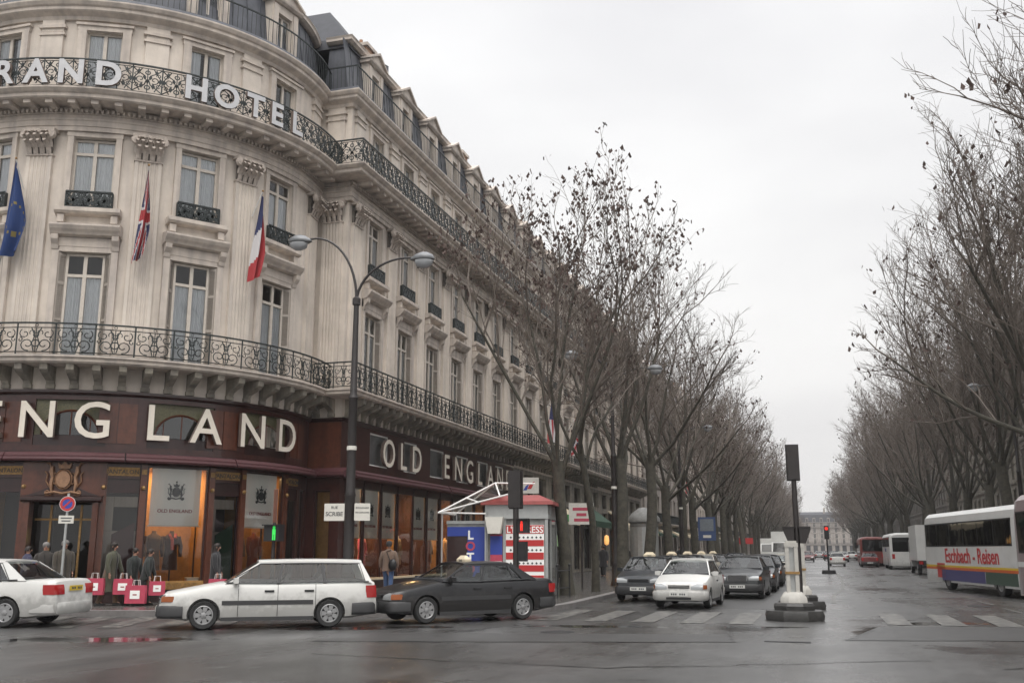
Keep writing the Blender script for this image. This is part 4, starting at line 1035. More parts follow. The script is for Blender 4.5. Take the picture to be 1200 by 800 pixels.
b=MB(); b.box(.08,.36,-.14,.12,1.95,2.3,M['black']); b.box(.06,.38,-.22,.0,2.3,2.33,M['black']); hd=b.build('pedestrian_signal',t)
LR=mat('lit_red_figure',(.8,.03,.02),.4,emis=(1,.04,.02),estr=.5); LG=mat('lit_green_figure',(.05,.7,.1),.4,emis=(.05,1,.15),estr=.22)
def figure(mb,m,x,y,z,s=1):
    mb.ball((x,y,z+.2*s),.028*s,m,6,4,(1,.3,1)); mb.box(x-.03*s,x+.03*s,y-.006,y+.006,z+.09*s,z+.175*s,m); mb.box(x-.028*s,x-.006*s,y-.006,y+.006,z,z+.09*s,m); mb.box(x+.006*s,x+.028*s,y-.006,y+.006,z,z+.09*s,m)
b=MB(); figure(b,LR,.2,-.15,2.0,1.15); b.build('lit_figure',hd)
b=MB(); b.box(.07,.30,-.08,.12,1.2,1.72,M['black']); b.build('repeater_signal',t)
t=thing('traffic_signal','slim traffic signal pole with a lit green walking figure before the banner window','traffic signal',(-13.5,23.5,.15),0)
p=MB(); post(p,3.05,.05); p.lathe([(.055,2.2),(.055,3.06),(0,3.07)],cloth('rusty_brown',(.13,.05,.03)),10); p.build('pole',t,smooth=40)
b=MB(); b.box(-.22,.22,-.14,.14,1.72,2.12,M['black']); b.box(-.24,.24,-.22,.14,2.12,2.15,M['black']); hd=b.build('pedestrian_signal',t)
b=MB(); figure(b,LG,.08,-.15,1.75,1.6); b.build('lit_figure',hd)
t=thing('traffic_signal','distant traffic signal showing red on the next island','traffic signal',(.75,76,.0),0)
p=MB(); p.lathe([(.5,0),(.45,.25),(.06,.26),(.055,3.0),(0,3.0)],M['black'],12); p.build('pole',t)
b=MB(); b.box(-.17,.17,-.12,.12,2.4,3.35,M['black']); hd=b.build('signal_head',t); b=MB(); b.lathe([(0,-.13),(.12,-.13),(.12,-.125)],LR,12,(0,0,3.15),'y'); b.build('red_lamp',hd)
# ---------------------------------------------------------------- island posts
def island_post(loc,label,h=2.0,s=1.0):
    o=thing('island_bollard',label,'bollard',loc,rad(4),'white posts on the traffic islands')
    def oct_(r,z,e=.0): return [((r+e)*math.cos(2*PI*(k+.5)/8)*1.0,(r+e)*math.sin(2*PI*(k+.5)/8),z) for k in range(8)]
    b=MB(); b.loft([oct_(.72*s,0),oct_(.74*s,.12),oct_(.70*s,.23),oct_(.5*s,.24),oct_(.5*s,.25)],M['darkstone']); b.loft([oct_(.5*s,.25),oct_(.51*s,.34),oct_(.47*s,.40),oct_(.3*s,.41)],M['darkstone']); b.build('plinth',o,smooth=30)
    b=MB(); b.loft([oct_(.34*s,.41),oct_(.33*s,.52),oct_(.24*s,.64),oct_(.2*s,.66)],M['concrete']); b.build('foot',o,smooth=30)
    b=MB()
    for sx in (-1,1):
        for sy in (-1,1): b.box(sx*.105-.045,sx*.105+.045,sy*.105-.045,sy*.105+.045,.66,h,M['concrete'])
    b.box(-.075,.075,-.075,.075,.66,h-.02,M['alu']); b.box(-.16,.16,-.16,.16,h,h+.1,M['concrete']); b.box(-.13,.13,-.13,.13,h+.1,h+.15,M['concrete'])
    b.build('column',o)
    b=MB(); b.box(-.17,.17,-.17,.17,1.08,1.14,M['gold']); b.build('strap',o)
island_post((-.6,25.75,0),'white slatted post on a stepped dark island, nearest the camera',1.72)
island_post((-.50,30.4,0),'white post on a second stepped dark island, behind the first',1.7,.95)

# ---------------------------------------------------------------- no parking sign
t=thing('parking_sign','round red and blue no parking sign on a post before the shop entrance','road sign',(-19.35,22.7,.15),rad(28))
p=MB(); p.lathe([(.035,0),(.035,3.0),(0,3.0)],M['alu'],10); p.build('post',t)
PK=.58
b=MB(); b.lathe([(0,-.05),(.23,-.05),(.23,-.03),(0,-.03)],M['blue'],28,(0,0,2.72),'y'); b.lathe([(.22,-.056),(.33,-.056),(.33,-.03),(.22,-.03)],M['red'],28,(0,0,2.72),'y'); b.lathe([(.33,-.056),(.345,-.056),(.345,-.03),(.33,-.03)],M['white'],28,(0,0,2.72),'y')
b.add([(x*math.cos(.78)-z*math.sin(.78),-.054,2.72+x*math.sin(-.78)-z*math.cos(.78)) for x,z in ((-.04,-.23),(.04,-.23),(.04,.23),(-.04,.23))],[[0,1,2,3]],M['red']); b.map(lambda x,y,z:(x*PK,y,2.72+(z-2.72)*PK)); b.build('disc',t)
b=MB(); b.box(-.33,.33,-.05,-.03,1.98,2.34,M['signwhite']); b.box(-.24,.24,-.054,-.05,2.2,2.25,M['ink']); b.box(-.2,.2,-.054,-.05,2.07,2.12,M['ink']); b.map(lambda x,y,z:(x*PK,y,2.42+(z-2.36)*PK)); b.build('sub_plate',t)

# ---------------------------------------------------------------- newspaper kiosk
KX,KY,KR=-8.36,31.9,rad(8)
t=thing('newspaper_kiosk','grey newspaper kiosk with a red hipped roof and red striped poster','kiosk',(KX,KY,.15),KR)
b=MB(); A=M['alu']; D=M['greyposter']
W0,W1_,DP=-2.0,0.0,2.7
b.box(W0,W1_,0,DP,0,.25,D)
for x in (W0,-1.40,-.02): b.box(x-.05,x+.05,-.02,.08,.25,2.95,A)
for y in (DP-.05,1.0): b.box(-.06,.03,y-.05,y+.05,.25,2.95,A)
b.box(W0,W1_,.04,.07,.25,2.5,D); b.box(W0-.02,W0+.02,.0,DP,.25,2.95,D); b.box(W0,W1_,DP-.04,DP,.25,2.95,D)
b.box(W0-.05,W1_+.05,-.05,DP+.05,2.5,2.62,A); b.box(W0,W1_,.0,DP,2.62,2.95,A)
b.build('body',t)
b=MB(); b.quad((0,.1,.3),(0,DP-.1,.3),(0,DP-.1,2.5),(0,.1,2.5),M['shopglass']); b.quad((-.5,.1,.3),(-.5,DP-.1,.3),(-.5,DP-.1,2.5),(-.5,.1,2.5),M['greyposter']); b.build('side_glass',t)
b=MB(); b.loft([[(W0-.18,-.18,2.95),(W1_+.22,-.18,2.95),(W1_+.22,DP+.18,2.95),(W0-.18,DP+.18,2.95)],[(W0-.16,-.16,3.06),(W1_+.2,-.16,3.06),(W1_+.2,DP+.16,3.06),(W0-.16,DP+.16,3.06)],[(W0+.35,.35,3.28),(W1_-.3,.35,3.28),(W1_-.3,DP-.35,3.28),(W0+.35,DP-.35,3.28)]],M['kioskred']); b.build('roof',t)
# posters
b=MB(); b.box(-1.36,-.1,-.02,.03,.45,2.3,M['banner']); P=b.build('magazine_poster',t)
b=MB()
for zz,hh in ((2.02,.27),(1.62,.2),(1.2,.22),(.82,.2),(.5,.2)): b.box(-1.35,-.11,-.03,-.021,zz,zz+hh,M['red'])
for zz in (1.9,1.5,1.08):
    for i in range(8): b.prism([(-1.23+.14*i,zz),(-1.19+.14*i,zz+.04),(-1.15+.14*i,zz),(-1.19+.14*i,zz-.04)],-.03,-.021,M['ink'])
b.build('poster_bands',P)
m=text_mb("L'EXPRESS",.21,.01,M['banner'],.02,sx=.95); m.map(lambda x,y,z:(x-.73,y-.03,z+2.05)); m.build('poster_title',P)
b=MB(); b.box(-1.87,-1.47,-.02,.03,.5,2.0,M['pink']); b.box(-1.87,-1.47,-.024,-.02,1.35,1.95,M['blue']); b.box(-1.78,-1.49,-.03,-.024,1.1,1.14,M['white']); b.box(-1.78,-1.49,-.03,-.024,.9,.94,M['white']); b.build('small_poster',t)
b=MB(); b.prism([(-2.0,2.55),(-1.4,2.55),(-1.5,2.02),(-1.9,2.02)][::-1],-.35,-.05,M['signwhite']); b.build('lantern_box',t)
t=thing('canopy_shelter','white tubular glass porch with a blue LOTO panel joined to the kiosk side','shelter',(KX-1.97,KY-.36,.15),KR)
b=MB(); Wt=M['white']
c=[(-1.45,-.1),(0.0,-.1),(0.0,2.2),(-1.45,2.2)]
for x,y in c: b.tube([(x,y,0),(x,y,2.72)],.03,A,8)
ridge=[(.15,.9,3.72),(1.55,.9,3.68)]
for p,q in (((-1.55,-.25,2.7),(.15,.9,3.72)),((-1.55,2.3,2.7),(.15,.9,3.72)),((-1.55,-.25,2.7),(1.1,-.3,3.35)),((-1.55,-.25,2.7),(0,-.12,2.66)),((-1.55,-.25,2.7),(-1.55,2.3,2.7)),((.15,.9,3.72),(1.5,.9,3.68)),((.15,.9,3.72),(0.5,-.3,3.22)),((-.75,.33,3.2),(-.2,-.27,3.02))): b.tube([p,q],.028,Wt,7)
b.build('frame',t)
b=MB(); b.add([(-1.55,-.25,2.7),(1.1,-.3,3.35),(.15,.9,3.72)],[[0,1,2]],M['shopglass']); b.add([(-1.55,-.25,2.7),(-1.55,2.3,2.7),(.15,.9,3.72)],[[0,1,2]],M['shopglass']); b.build('glass_roof',t)
b=MB(); b.box(-1.4,-.12,.45,.5,.2,2.35,M['greyposter']); b.box(-1.42,-.1,.42,.53,2.35,2.45,A); b.build('back_panel',t)
b=MB(); b.box(-.68,-.1,.33,.42,.3,2.25,M['blue']); b.box(-1.38,-.68,.38,.44,1.95,2.25,M['blue']); b.box(-1.38,-.68,.40,.445,.3,1.94,M['wood_dark']); o=b.build('lottery_panel',t)
for i,ch in enumerate('LOTO'):
    m=text_mb(ch,.29,.02,M['banner'] if i in (0,2) else M['pink'],.03); m.map(lambda x,y,z:(x-.58,y+.325,z+1.85-.36*i)); m.build('letter',o)
# little guard rail by the kiosk
t=thing('guard_rail','low black guard rail at the kerb beside the kiosk','railing',(-7.95,31.6,.15),rad(85))
b=MB()
for x in (0,1.2): b.tube([(x,0,0),(x,0,1.0)],.028,M['black'],8); b.ball((x,0,1.02),.05,M['black'],8,5)
b.tube([(0,0,.85),(1.2,0,.85)],.02,M['black'],6); b.tube([(0,0,.3),(1.2,0,.3)],.02,M['black'],6); tag(b.build('rail',t))
# ---------------------------------------------------------------- signs down the pavement
def pole_sign(loc,rz,w,h,z,face,label,deco=None,th=.08,cat='sign'):
    t=thing('pole_sign',label,cat,loc,rz)
    p=MB(); p.tube([(0,.06,0),(0,.06,z+h)],.04,M['lampiron'],8); p.build('post',t)
    b=MB(); b.box(-w/2,w/2,-th/2,th/2,z,z+h,face); b.build('panel',t)
    if deco: m=MB(); deco(m); m.build('panel_print',t)
    return t
def d_logo(m):
    m.prism([(-.06,3.85),(.10,3.85),(.24,4.15),(.06,4.05)],-.056,-.05,M['red']); m.prism([(-.22,3.8),(-.08,3.8),(.02,4.05),(-.10,3.98)],-.056,-.05,M['blue'])
pole_sign((-10.75,38.2,.15),rad(14),.8,.62,3.68,M['signwhite'],'white sign with a red and blue arrow mark behind the kiosk roof',d_logo,.1)
def d_pink(m):
    for zz,w in ((3.05,.7),(2.83,.4),(2.62,.6)): m.box(-w/2,w/2,-.056,-.05,zz,zz+.12,M['pink'])
pole_sign((-9.0,39.8,.15),rad(14),1.0,.85,2.5,M['signwhite'],'white sign with pink lettering beside the first tree trunk',d_pink,.1)
pole_sign((-14.3,58.5,.15),rad(14),2.0,.42,3.15,M['green'],'small green shop sign between the tree trunks',None,.16)
pole_sign((-14.0,53.8,.15),rad(14),1.4,.6,1.7,mat('pale_green',(.25,.42,.22),.5),'pale green shop notice left of the thin tree trunk',None,.16)
def d_ad(m): m.box(-.5,.5,-.10,-.09,2.9,3.8,cloth('poster_grey',(.16,.18,.2))); m.box(-.3,.3,-.11,-.1,2.4,2.6,M['signwhite'])
pole_sign((-7.9,78,.15),rad(8),1.3,1.75,2.2,cloth('poster_blue',(.04,.07,.17)),'large blue advertising panel on a post among the left-hand trees',d_ad,.16,'billboard')
t=thing('advertising_column','grey advertising column with a rounded lid between the leaning trees','advertising column',(-9.6,59,.15))
b=MB(); b.lathe([(.9,0),(.9,.3),(.82,.35),(.82,3.0),(.95,3.1),(.95,3.3),(.7,3.6),(.3,3.9),(0,3.95)],M['greyposter'],20); tag(b.build('drum',t,smooth=40))
b=MB(); b.lathe([(.835,.5),(.835,2.8)],M['alu'],20); b.build('poster',t)
pole_sign((-8.2,124,.15),rad(8),2.0,.7,2.2,M['red'],'small red sign far along the left pavement',None,.2)
# warm shop lamp glow far left
b=MB(); b.lathe([(0,0),(.2,.1),(.26,.4),(.2,.8),(0,.9)],mat('lit_shop_lantern',(1,.7,.3),.5,emis=(1,.45,.12),estr=.7),12); b.map(lambda x,y,z:(x*.8,y*.8,z*.9)); o=b.build('shop_lantern',None,(XW+.3,78.5,2.0)); tag(o,'orange glowing shop lantern behind the second leaning tree','lantern')
# a few low posts along the left kerb
for i in range(6):
    b=MB(); b.lathe([(.07,0),(.07,.75),(.05,.8),(0,.95)],M['black'],10); o=b.build('bollard',None,(-7.75,47.5+3.4*i,.15)); tag(o,'black iron bollard on the left kerb beside the queue of cars, %s from the crossing'%ORD[i],'bollard','iron bollards along the left kerb')
# ------------------------------------------------------------------ vehicles
def lerp_prof(P,x):
    for (a,za),(b,zb) in zip(P,P[1:]):
        if (a>=x>=b): 
            return za+(zb-za)*((a-x)/(a-b) if a!=b else 0)
    return P[0][1] if x>P[0][0] else P[-1][1]
_tyre={}
def wheel(parent,x,y,r,side,tw=.2,style=0):
    key=(round(r,3),style)
    if key not in _tyre:
        b=MB(); b.lathe([(r*.62,-tw/2),(r*.9,-tw/2),(r*.985,-tw/2+.03),(r,-tw/2+.06),(r,tw/2-.06),(r*.985,tw/2-.03),(r*.9,tw/2),(r*.66,tw/2-.01),(r*.62,tw/2-.03),(r*.62,-tw/2)],M['tyre'],28,axis='y'); T=b.build('tyre',smooth=40); 
        c=MB(); m=M['rim']; c.lathe([(r*.64,tw/2-.045),(r*.66,tw/2-.012),(r*.60,tw/2-.006),(r*.56,tw/2-.02)],m,28,axis='y')
        c.lathe([(0,tw/2-.06),(r*.6,tw/2-.065)],M['black'],24,axis='y')
        n=7 if style==0 else 6
        for k in range(n):
            a=2*PI*k/n; ca,sa=math.cos(a),math.sin(a); wd=r*(.16 if style==0 else .2)
            q=[(.08*r,-wd*.8),(.58*r,-wd),(.58*r,wd),(.08*r,wd*.8)]
            c.prism([(u*ca-v*sa,u*sa+v*ca) for u,v in q],tw/2-.05,tw/2-.018,m)
        c.lathe([(r*.2,tw/2-.03),(r*.2,tw/2-.008),(r*.08,tw/2+.002),(0,tw/2+.002)],m,14,axis='y')
        R_=c.build('rim',smooth=35)
        _tyre[key]=(T.data,R_.data); bpy.data.objects.remove(T); bpy.data.objects.remove(R_)
    td,rd=_tyre[key]
    w=empty('wheel',(x,y,r),0 if side>0 else PI,parent)
    for n_,d in (('tyre',td),('rim',rd)):
        o=bpy.data.objects.new(n_,d); COL.objects.link(o); o.parent=w
    return w
def car(label,loc,heading,P,group=None,taxi=False,name='parked_car',cat='car',plate=('plate','plate')):
    o=thing(name,label,cat,loc,heading,group)
    col=P['paint']; L,W,H,wb,fo=P['L'],P['W'],P['H'],P['wb'],P['fo']
    F=wb/2+fo; Rr=F-L; wr=P.get('wr',.30); hw=W/2
    cowl,cz=P['cowl']; rf,rr=P['rf'],P['rr']; rb,rz=P['rb']; hz=P['hz']; bz=P['bz']; tz=P['tz']
    top=[(F,.40),(F-.015,.52),(F-.05,hz-.08),(F-.13,hz),(F-.4,hz+.05),(cowl+.12,cz-.015),(cowl-.1,cz),(0,bz),(rb+.2,rz),(rb-.05,rz)]
    if P['kind']=='sedan': top+=[(Rr+.16,tz),(Rr+.07,tz-.05),(Rr+.02,tz-.22),(Rr,.42)]
    else: top+=[(Rr+.1,tz),(Rr+.05,tz-.04),(Rr+.01,tz-.3),(Rr,.42)]
    def bot(x): return .19+max(0,(x-(F-.55)))*.16+max(0,(Rr+.6-x))*.14
    def width(x):
        t=(x-(F+Rr)/2)/(L/2); s=abs(t)
        k=1-.05*s**3
        if x>F-.45: k-= .16*((x-(F-.45))/.45)**2.2
        if x<Rr+.35: k-=.12*((Rr+.35-x)/.35)**2.2
        return hw*k
    xs=sorted(set([p[0] for p in top]+[F-.25,F-.6,F-.8,Rr+.3,Rr+.5]+[F-.02-(L-.04)*i/26 for i in range(27)]),reverse=True)
    rings=[]
    for x in xs:
        zt=lerp_prof(top,x); zb=min(bot(x),zt-.02); w=width(x); h=zt-zb
        ht=[(0,zb),(.82*w,zb),(.93*w,zb+.04*min(1,h*2)),(.985*w,zb+.28*h),(1.0*w,zb+.52*h),(.99*w,zb+.70*h),(.965*w,zb+.87*h),(.925*w,zb+.965*h),(.84*w,zt),(.5*w,zt+.018),(0,zt+.025)]
        full=[(x,y,z) for y,z in ht]+[(x,-y,z) for y,z in ht[-2:0:-1]]
        rings.append(full)
    b=MB(); b.loft(rings,col); body=b.build('body',o,smooth=38)
    cut=MB()
    for sx in (1,-1):
        for sy in (1,-1):
            cut.lathe([(0,-.2),(wr*1.13,-.2),(wr*1.13,.35),(0,.35)][::1],M['black'],24,(sx*wb/2,sy*(hw-.12) if sy>0 else -(hw-.12),wr*1.02),'y')
            if sy<0:
                k=24*4
                cut.v[-k:]=[(x,-(y+ (hw-.12))-(hw-.12) if False else 2*(-(hw-.12))-y,z) for x,y,z in cut.v[-k:]]
                nf=24*3
                for q in range(1,nf+1): cut.f[-q]=cut.f[-q][::-1]
    co=cut.build('cut',o)
    md=body.modifiers.new('b','BOOLEAN'); md.object=co; md.operation='DIFFERENCE'; md.solver='EXACT'
    applied(body); bpy.data.objects.remove(co)
    body.data.set_sharp_from_angle(angle=rad(38))
    # wheels
    for sx in (1,-1):
        for sy in (1,-1): wheel(o,sx*wb/2,sy*(hw-.12),wr,sy,.19,P.get('rim',0))
    # greenhouse
    yb=hw*.915; yt=hw*.70; zr=H-.05
    def side(x0,z0): return yb+(yt-yb)*((z0-bz)/(zr-bz))
    rg=[]; nS=8
    for i in range(nS+1):
        t=i/nS; x=rf+(rr-rf)*t; e=.035*(1-(2*t-1)**2); zz=zr+e*.6
        ht=[(yt-.02,zz-.045),(yt+.012,zz-.03),(yt+.005,zz+.005),(yt-.06,zz+.028),(yt*.5,zz+.045),(0,zz+.05)]
        rg.append([(x,y,z) for y,z in ht]+[(x,-y,z) for y,z in ht[-2::-1]])
    b=MB(); b.loft(rg,col); b.build('roof',o,smooth=45)
    pil=P['pillars']  # list of (xb,xt,wb,wt)
    for (xb,xt,w0,w1) in pil:
        zb_=lerp_prof(top,xb)-.01
        for s in (1,-1):
            b=MB()
            q=[(xb+w0/2,s*yb,zb_),(xb-w0/2,s*yb,zb_),(xt-w1/2,s*yt,zr),(xt+w1/2,s*yt,zr)]
            q2=[(x,y-s*.035,z) for x,y,z in q]
            vs=q+q2; fs=[[0,1,2,3],[7,6,5,4],[0,4,5,1],[2,6,7,3],[1,5,6,2],[3,7,4,0]]
            if s>0: fs=[f[::-1] for f in fs]
            b.add(vs,fs,col if (xb,xt,w0,w1) in (pil[0],pil[-1]) else M['black']); b.build('pillar',o)
    for i in range(len(pil)-1):
        a,c=pil[i],pil[i+1]
        for s in (1,-1):
            za,zc=lerp_prof(top,a[0]),lerp_prof(top,c[0])
            b=MB(); q=[(a[0],s*(yb-.012),za),(c[0],s*(yb-.012),zc),(c[1],s*(yt-.012),zr),(a[1],s*(yt-.012),zr)]
            b.add(q,[[0,1,2,3] if s<0 else [3,2,1,0]],M['carglass']); b.build('side_window',o)
    A=pil[0]; D=pil[-1]
    for s in (1,-1):
        b=MB(); P0,P1=pil[0],pil[-1]
        b.tube([(P0[0]+.02,s*(yb+.004),lerp_prof(top,P0[0])+.012),(0,s*(yb+.004),lerp_prof(top,0)+.012),(P1[0],s*(yb+.004),lerp_prof(top,P1[0])+.012)],.014,M['black'],5)
        b.tube([(P0[0]+.01,s*(yb+.0),lerp_prof(top,P0[0])+.02),(P0[1],s*(yt+.012),zr-.03),(P1[1],s*(yt+.012),zr-.03),(P1[0]+P1[2]*.5,s*(yb+.0),lerp_prof(top,P1[0])+.02)],.011,M['black'],5); b.build('window_trim',o)
    b=MB(); n=8
    for nm,(x0,z0,x1,z1,bow) in (('windscreen',(A[0]-.01,lerp_prof(top,A[0])+.01,A[1],zr,.09)),('rear_window',(rb+P.get('rglow',.0),rz+P.get('rgup',.02),rr,zr,-.05))):
        b=MB(); vs=[];fs=[]
        for i in range(n+1):
            t=-1+2*i/n; bw=bow*(1-t*t)
            vs+=[(x0+bw,t*(yb-.03),z0),(x1+bw*.7,t*(yt-.03),z1+.012*(1-t*t))]
        for i in range(n): fs.append([2*i,2*i+2,2*i+3,2*i+1] if bow>0 else [2*i+1,2*i+3,2*i+2,2*i])
        b.add(vs,fs,M['carglass']); w_=b.build(nm,o)
        if nm=='windscreen':
            wp=MB()
            for y in (.5,-.1): wp.tube([(x0+.05,y*hw,z0+.0),(x0-.06,(y-.42)*hw,z0+.075)],.008,M['black'],4)
            wp.build('wiper',w_)
    # interior
    b=MB(); fl=[(cowl-.05,-yb+.06),(cowl-.05,yb-.06),(rb+.12,yb-.06),(rb+.12,-yb+.06)]
    b.prism(fl,cz-.02,max(cz,bz,rz)+.045,M['seat'],'z')
    b.build('interior',o)
    for x,ys in ((rf-.55,(.36,-.36)),(rr+.1 if P['kind']=='sedan' else rr+.95,(.36,-.36))):
        for y in ys:
            b=MB(); b.loft([[(x-.06,y-.24,bz),(x+.08,y-.24,bz),(x+.08,y+.24,bz),(x-.06,y+.24,bz)],[(x-.16,y-.2,bz+.20),(x-.06,y-.2,bz+.20),(x-.06,y+.2,bz+.20),(x-.16,y+.2,bz+.20)]],M['seat'])
            b.box(x-.17,x-.09,y-.12,y+.12,bz+.2,min(H-.12,bz+.36),M['seat']); b.build('seat',o)
    # trim
    dk=P.get('bumper',M['plastic'])
    def bumper(x,s,z0,z1,reach):
        w=hw*P.get('bw',1.005)
        pl=[(x-s*reach,w*.99),(x-s*.22,w*.985),(x-s*.06,w*.90),(x+s*.045,w*.72),(x+s*.06,0),(x+s*.045,-w*.72),(x-s*.06,-w*.90),(x-s*.22,-w*.985),(x-s*reach,-w*.99)]
        if s>0: pl=pl[::-1]
        b=MB(); k=len(pl); inset=lambda e:[(px-s*e*.6*(1 if abs(py)<w*.95 else 0),py*(1-e)) for px,py in pl]
        r=[[(px,py,z) for px,py in inset(e)] for z,e in ((z0,.06),(z0+.05,.012),(z1-.05,0),(z1,.03))]
        b.loft(r,dk); return b.build('bumper',o,smooth=35)
    bumper(F,1,.24,.50,P['fbr']); bumper(Rr,-1,.26,.52,P['rbr'])
    if P.get('mould'):
        for s in (1,-1):
            b=MB()
            for i in range(12):
                xa=wb/2-wr*1.2-(wb-wr*2.4)*i/12; xb=wb/2-wr*1.2-(wb-wr*2.4)*(i+1)/12
                ya,yc=width(xa)*1.006,width(xb)*1.006
                b.box(xb,xa,min(s*ya,s*(ya-.03)),max(s*ya,s*(ya-.03)),.50,.59,P['mould'])
            b.build('side_moulding',o)
    for s in (1,-1):
        b=MB(); b.box(-wb/2+wr*1.15,wb/2-wr*1.15,min(s*hw*.95,s*hw*.84),max(s*hw*.95,s*hw*.84),.17,.25,M['plastic']); b.build('sill',o)
        # shut lines and handles
        for xd in P['doors']:
            b=MB(); vs=[]; 
            for i in range(9):
                z=.26+(bz-.27)*i/8; zt=lerp_prof(top,xd); zb=bot(xd); h=zt-zb; t=(z-zb)/h; w=width(xd)
                tab=[(0,.93),(.04,.95),(.28,.985),(.52,1.0),(.70,.99),(.87,.965),(.965,.925),(1.2,.9)]
                for (u0,k0),(u1,k1) in zip(tab,tab[1:]):
                    if u0<=t<=u1: kk=k0+(k1-k0)*(t-u0)/(u1-u0); break
                vs+=[(xd-.006,s*(w*kk+.002),z),(xd+.006,s*(w*kk+.002),z)]
            b.add(vs,[[2*i,2*i+1,2*i+3,2*i+2][::s] for i in range(8)],M['black']); b.build('door_seam',o)
        for xh in P['handles']:
            b=MB(); y=width(xh)*.985; b.box(xh-.1,xh+.1,min(s*y,s*(y+.02)),max(s*y,s*(y+.02)),bz-.17,bz-.13,M['black']); b.build('door_handle',o)
        b=MB(); b.loft([[(A[0]-.16,s*(yb-.02),bz+.03),(A[0]-.16,s*(yb-.02),bz+.10),(A[0]-.22,s*(yb-.02),bz+.10),(A[0]-.22,s*(yb-.02),bz+.03)],[(A[0]-.12,s*(yb+.08),bz+.0),(A[0]-.12,s*(yb+.08),bz+.13),(A[0]-.24,s*(yb+.08),bz+.13),(A[0]-.24,s*(yb+.08),bz)],[(A[0]-.14,s*(yb+.2),bz+.015),(A[0]-.14,s*(yb+.2),bz+.12),(A[0]-.23,s*(yb+.2),bz+.12),(A[0]-.23,s*(yb+.2),bz+.015)]][::s],P.get('mirror',col)); b.build('wing_mirror',o,smooth=50)
    # front face
    lw,lh=P.get('lamp',(.34,.15)); zl=hz-.10
    def surf(y,z,front):
        x=F if front else Rr
        for i in range(120):
            w=width(x)
            if w*1.004>=abs(y) and lerp_prof(top,x)-.004>=z: return x
            x+=(-.006 if front else .006)
        return x
    def lens(nm,y0,y1,z0,z1,front,m,off=.018):
        e=1 if front else -1; ny,nz=6,4; vs=[];fs=[]; b=MB()
        for j in range(nz+1):
            z=z0+(z1-z0)*j/nz
            for i in range(ny+1):
                y=y0+(y1-y0)*i/ny; x=surf(y,z,front); edge=(i in (0,ny) or j in (0,nz))
                vs.append((x+e*(off if not edge else off-.003),y*(1.0+.008*(abs(y)/hw)),z))
        k=ny+1
        for j in range(nz):
            for i in range(ny): fs.append([j*k+i,j*k+i+1,(j+1)*k+i+1,(j+1)*k+i])
        # skirts back into the body
        ring=[i for i in range(k)]+[j*k+ny for j in range(1,nz+1)]+[nz*k+i for i in range(ny-1,-1,-1)]+[j*k for j in range(nz-1,0,-1)]
        o0=len(vs); vs+=[(vs[i][0]-e*.06,vs[i][1]*.985,vs[i][2]) for i in ring]
        n=len(ring)
        for i in range(n): fs.append([ring[i],o0+i,o0+(i+1)%n,ring[(i+1)%n]])
        if (y1>y0)!=front: fs=[f[::-1] for f in fs]
        b.add(vs,fs,m); return b.build(nm,o,smooth=40)
    for s in (1,-1):
        lens('headlight',s*(hw*.84-lw),s*hw*.84,zl-lh/2,zl+lh/2,True,M['lamp'])
        lens('indicator',s*hw*.845,s*hw*.945,zl-lh/2+.01,zl+lh/2-.025,True,P.get('ind',M['amber']))
    gw=hw*.84-lw-.02
    if P.get('grille','slot')!='none':
        b=MB(); x=F-.008
        if P['grille']=='chrome':
            b.box(x-.1,x+.02,-gw*.9,gw*.9,zl-.1,zl+.1,M['rim'])
            for i in range(5): b.box(x,x+.026,-gw*.86,gw*.86,zl-.085+.037*i,zl-.062+.037*i,M['black'])
        else:
            b.box(x-.08,x+.012,-gw*.95,gw*.95,zl-.035,zl+.04,M['black']); b.box(x-.08,x+.016,-gw*.95,gw*.95,zl-.004,zl+.008,col)
        b.build('grille',o)
    b=MB(); b.box(F+.05,F+.062,-gw*1.1,gw*1.1,.27,.33,M['black']); b.build('air_intake',o)
    for x,s,pm in ((F+.066,1,plate[0]),(Rr-.066,-1,plate[1])):
        if s<0 and P.get('plate_up'): x=Rr-.0; zq=tz-.24
        else: zq=.36
        b=MB(); b.box(min(x,x+s*.008),max(x,x+s*.008),-.26,.26,zq,zq+.11,M[pm])
        for i in range(7):
            if i in (3,): continue
            b.box(min(x+s*.008,x+s*.011),max(x+s*.008,x+s*.011),-.21+.06*i,-.17+.06*i,zq+.03,zq+.08,M['ink'])
        b.build('licence_plate',o)
    for s in (1,-1):
        if P['kind']=='sedan': lens('tail_light',s*hw*P.get('tl0',.48),s*hw*.955,tz-.31,tz-.10,False,M['tail'])
        else: lens('tail_light',s*hw*.66,s*hw*.95,.62,.88,False,M['tail'])
    if taxi:
        b=MB(); b.loft([[(rf-.42,-.2,H+.0),(rf-.24,-.2,H+.0),(rf-.24,.2,H),(rf-.42,.2,H)],[(rf-.42,-.2,H+.06),(rf-.24,-.2,H+.06),(rf-.24,.2,H+.06),(rf-.42,.2,H+.06)],[(rf-.36,-.1,H+.15),(rf-.3,-.1,H+.15),(rf-.3,.1,H+.15),(rf-.36,.1,H+.15)]],M['cream'])
        tx=b.build('taxi_sign',o)
        m=text_mb('TAXI',.05,.004,M['ink'],.015); m.map(lambda x,y,z:(rf-.235+.0-y*1.0-.0,x,H+.012+z)); m.build('lettering',tx)
    return o
PW_=paint('white_car_paint',(.55,.545,.52)); PD=paint('dark_car_paint',(.010,.010,.011)); PG=paint('dark_grey_metallic',(.032,.035,.037),.4); PB=paint('blue_black_paint',(.015,.018,.022)); PS=paint('silver_paint',(.35,.35,.34),.5); PBE=paint('beige_paint',(.45,.42,.36)); PR=paint('red_car_paint',(.13,.02,.018))
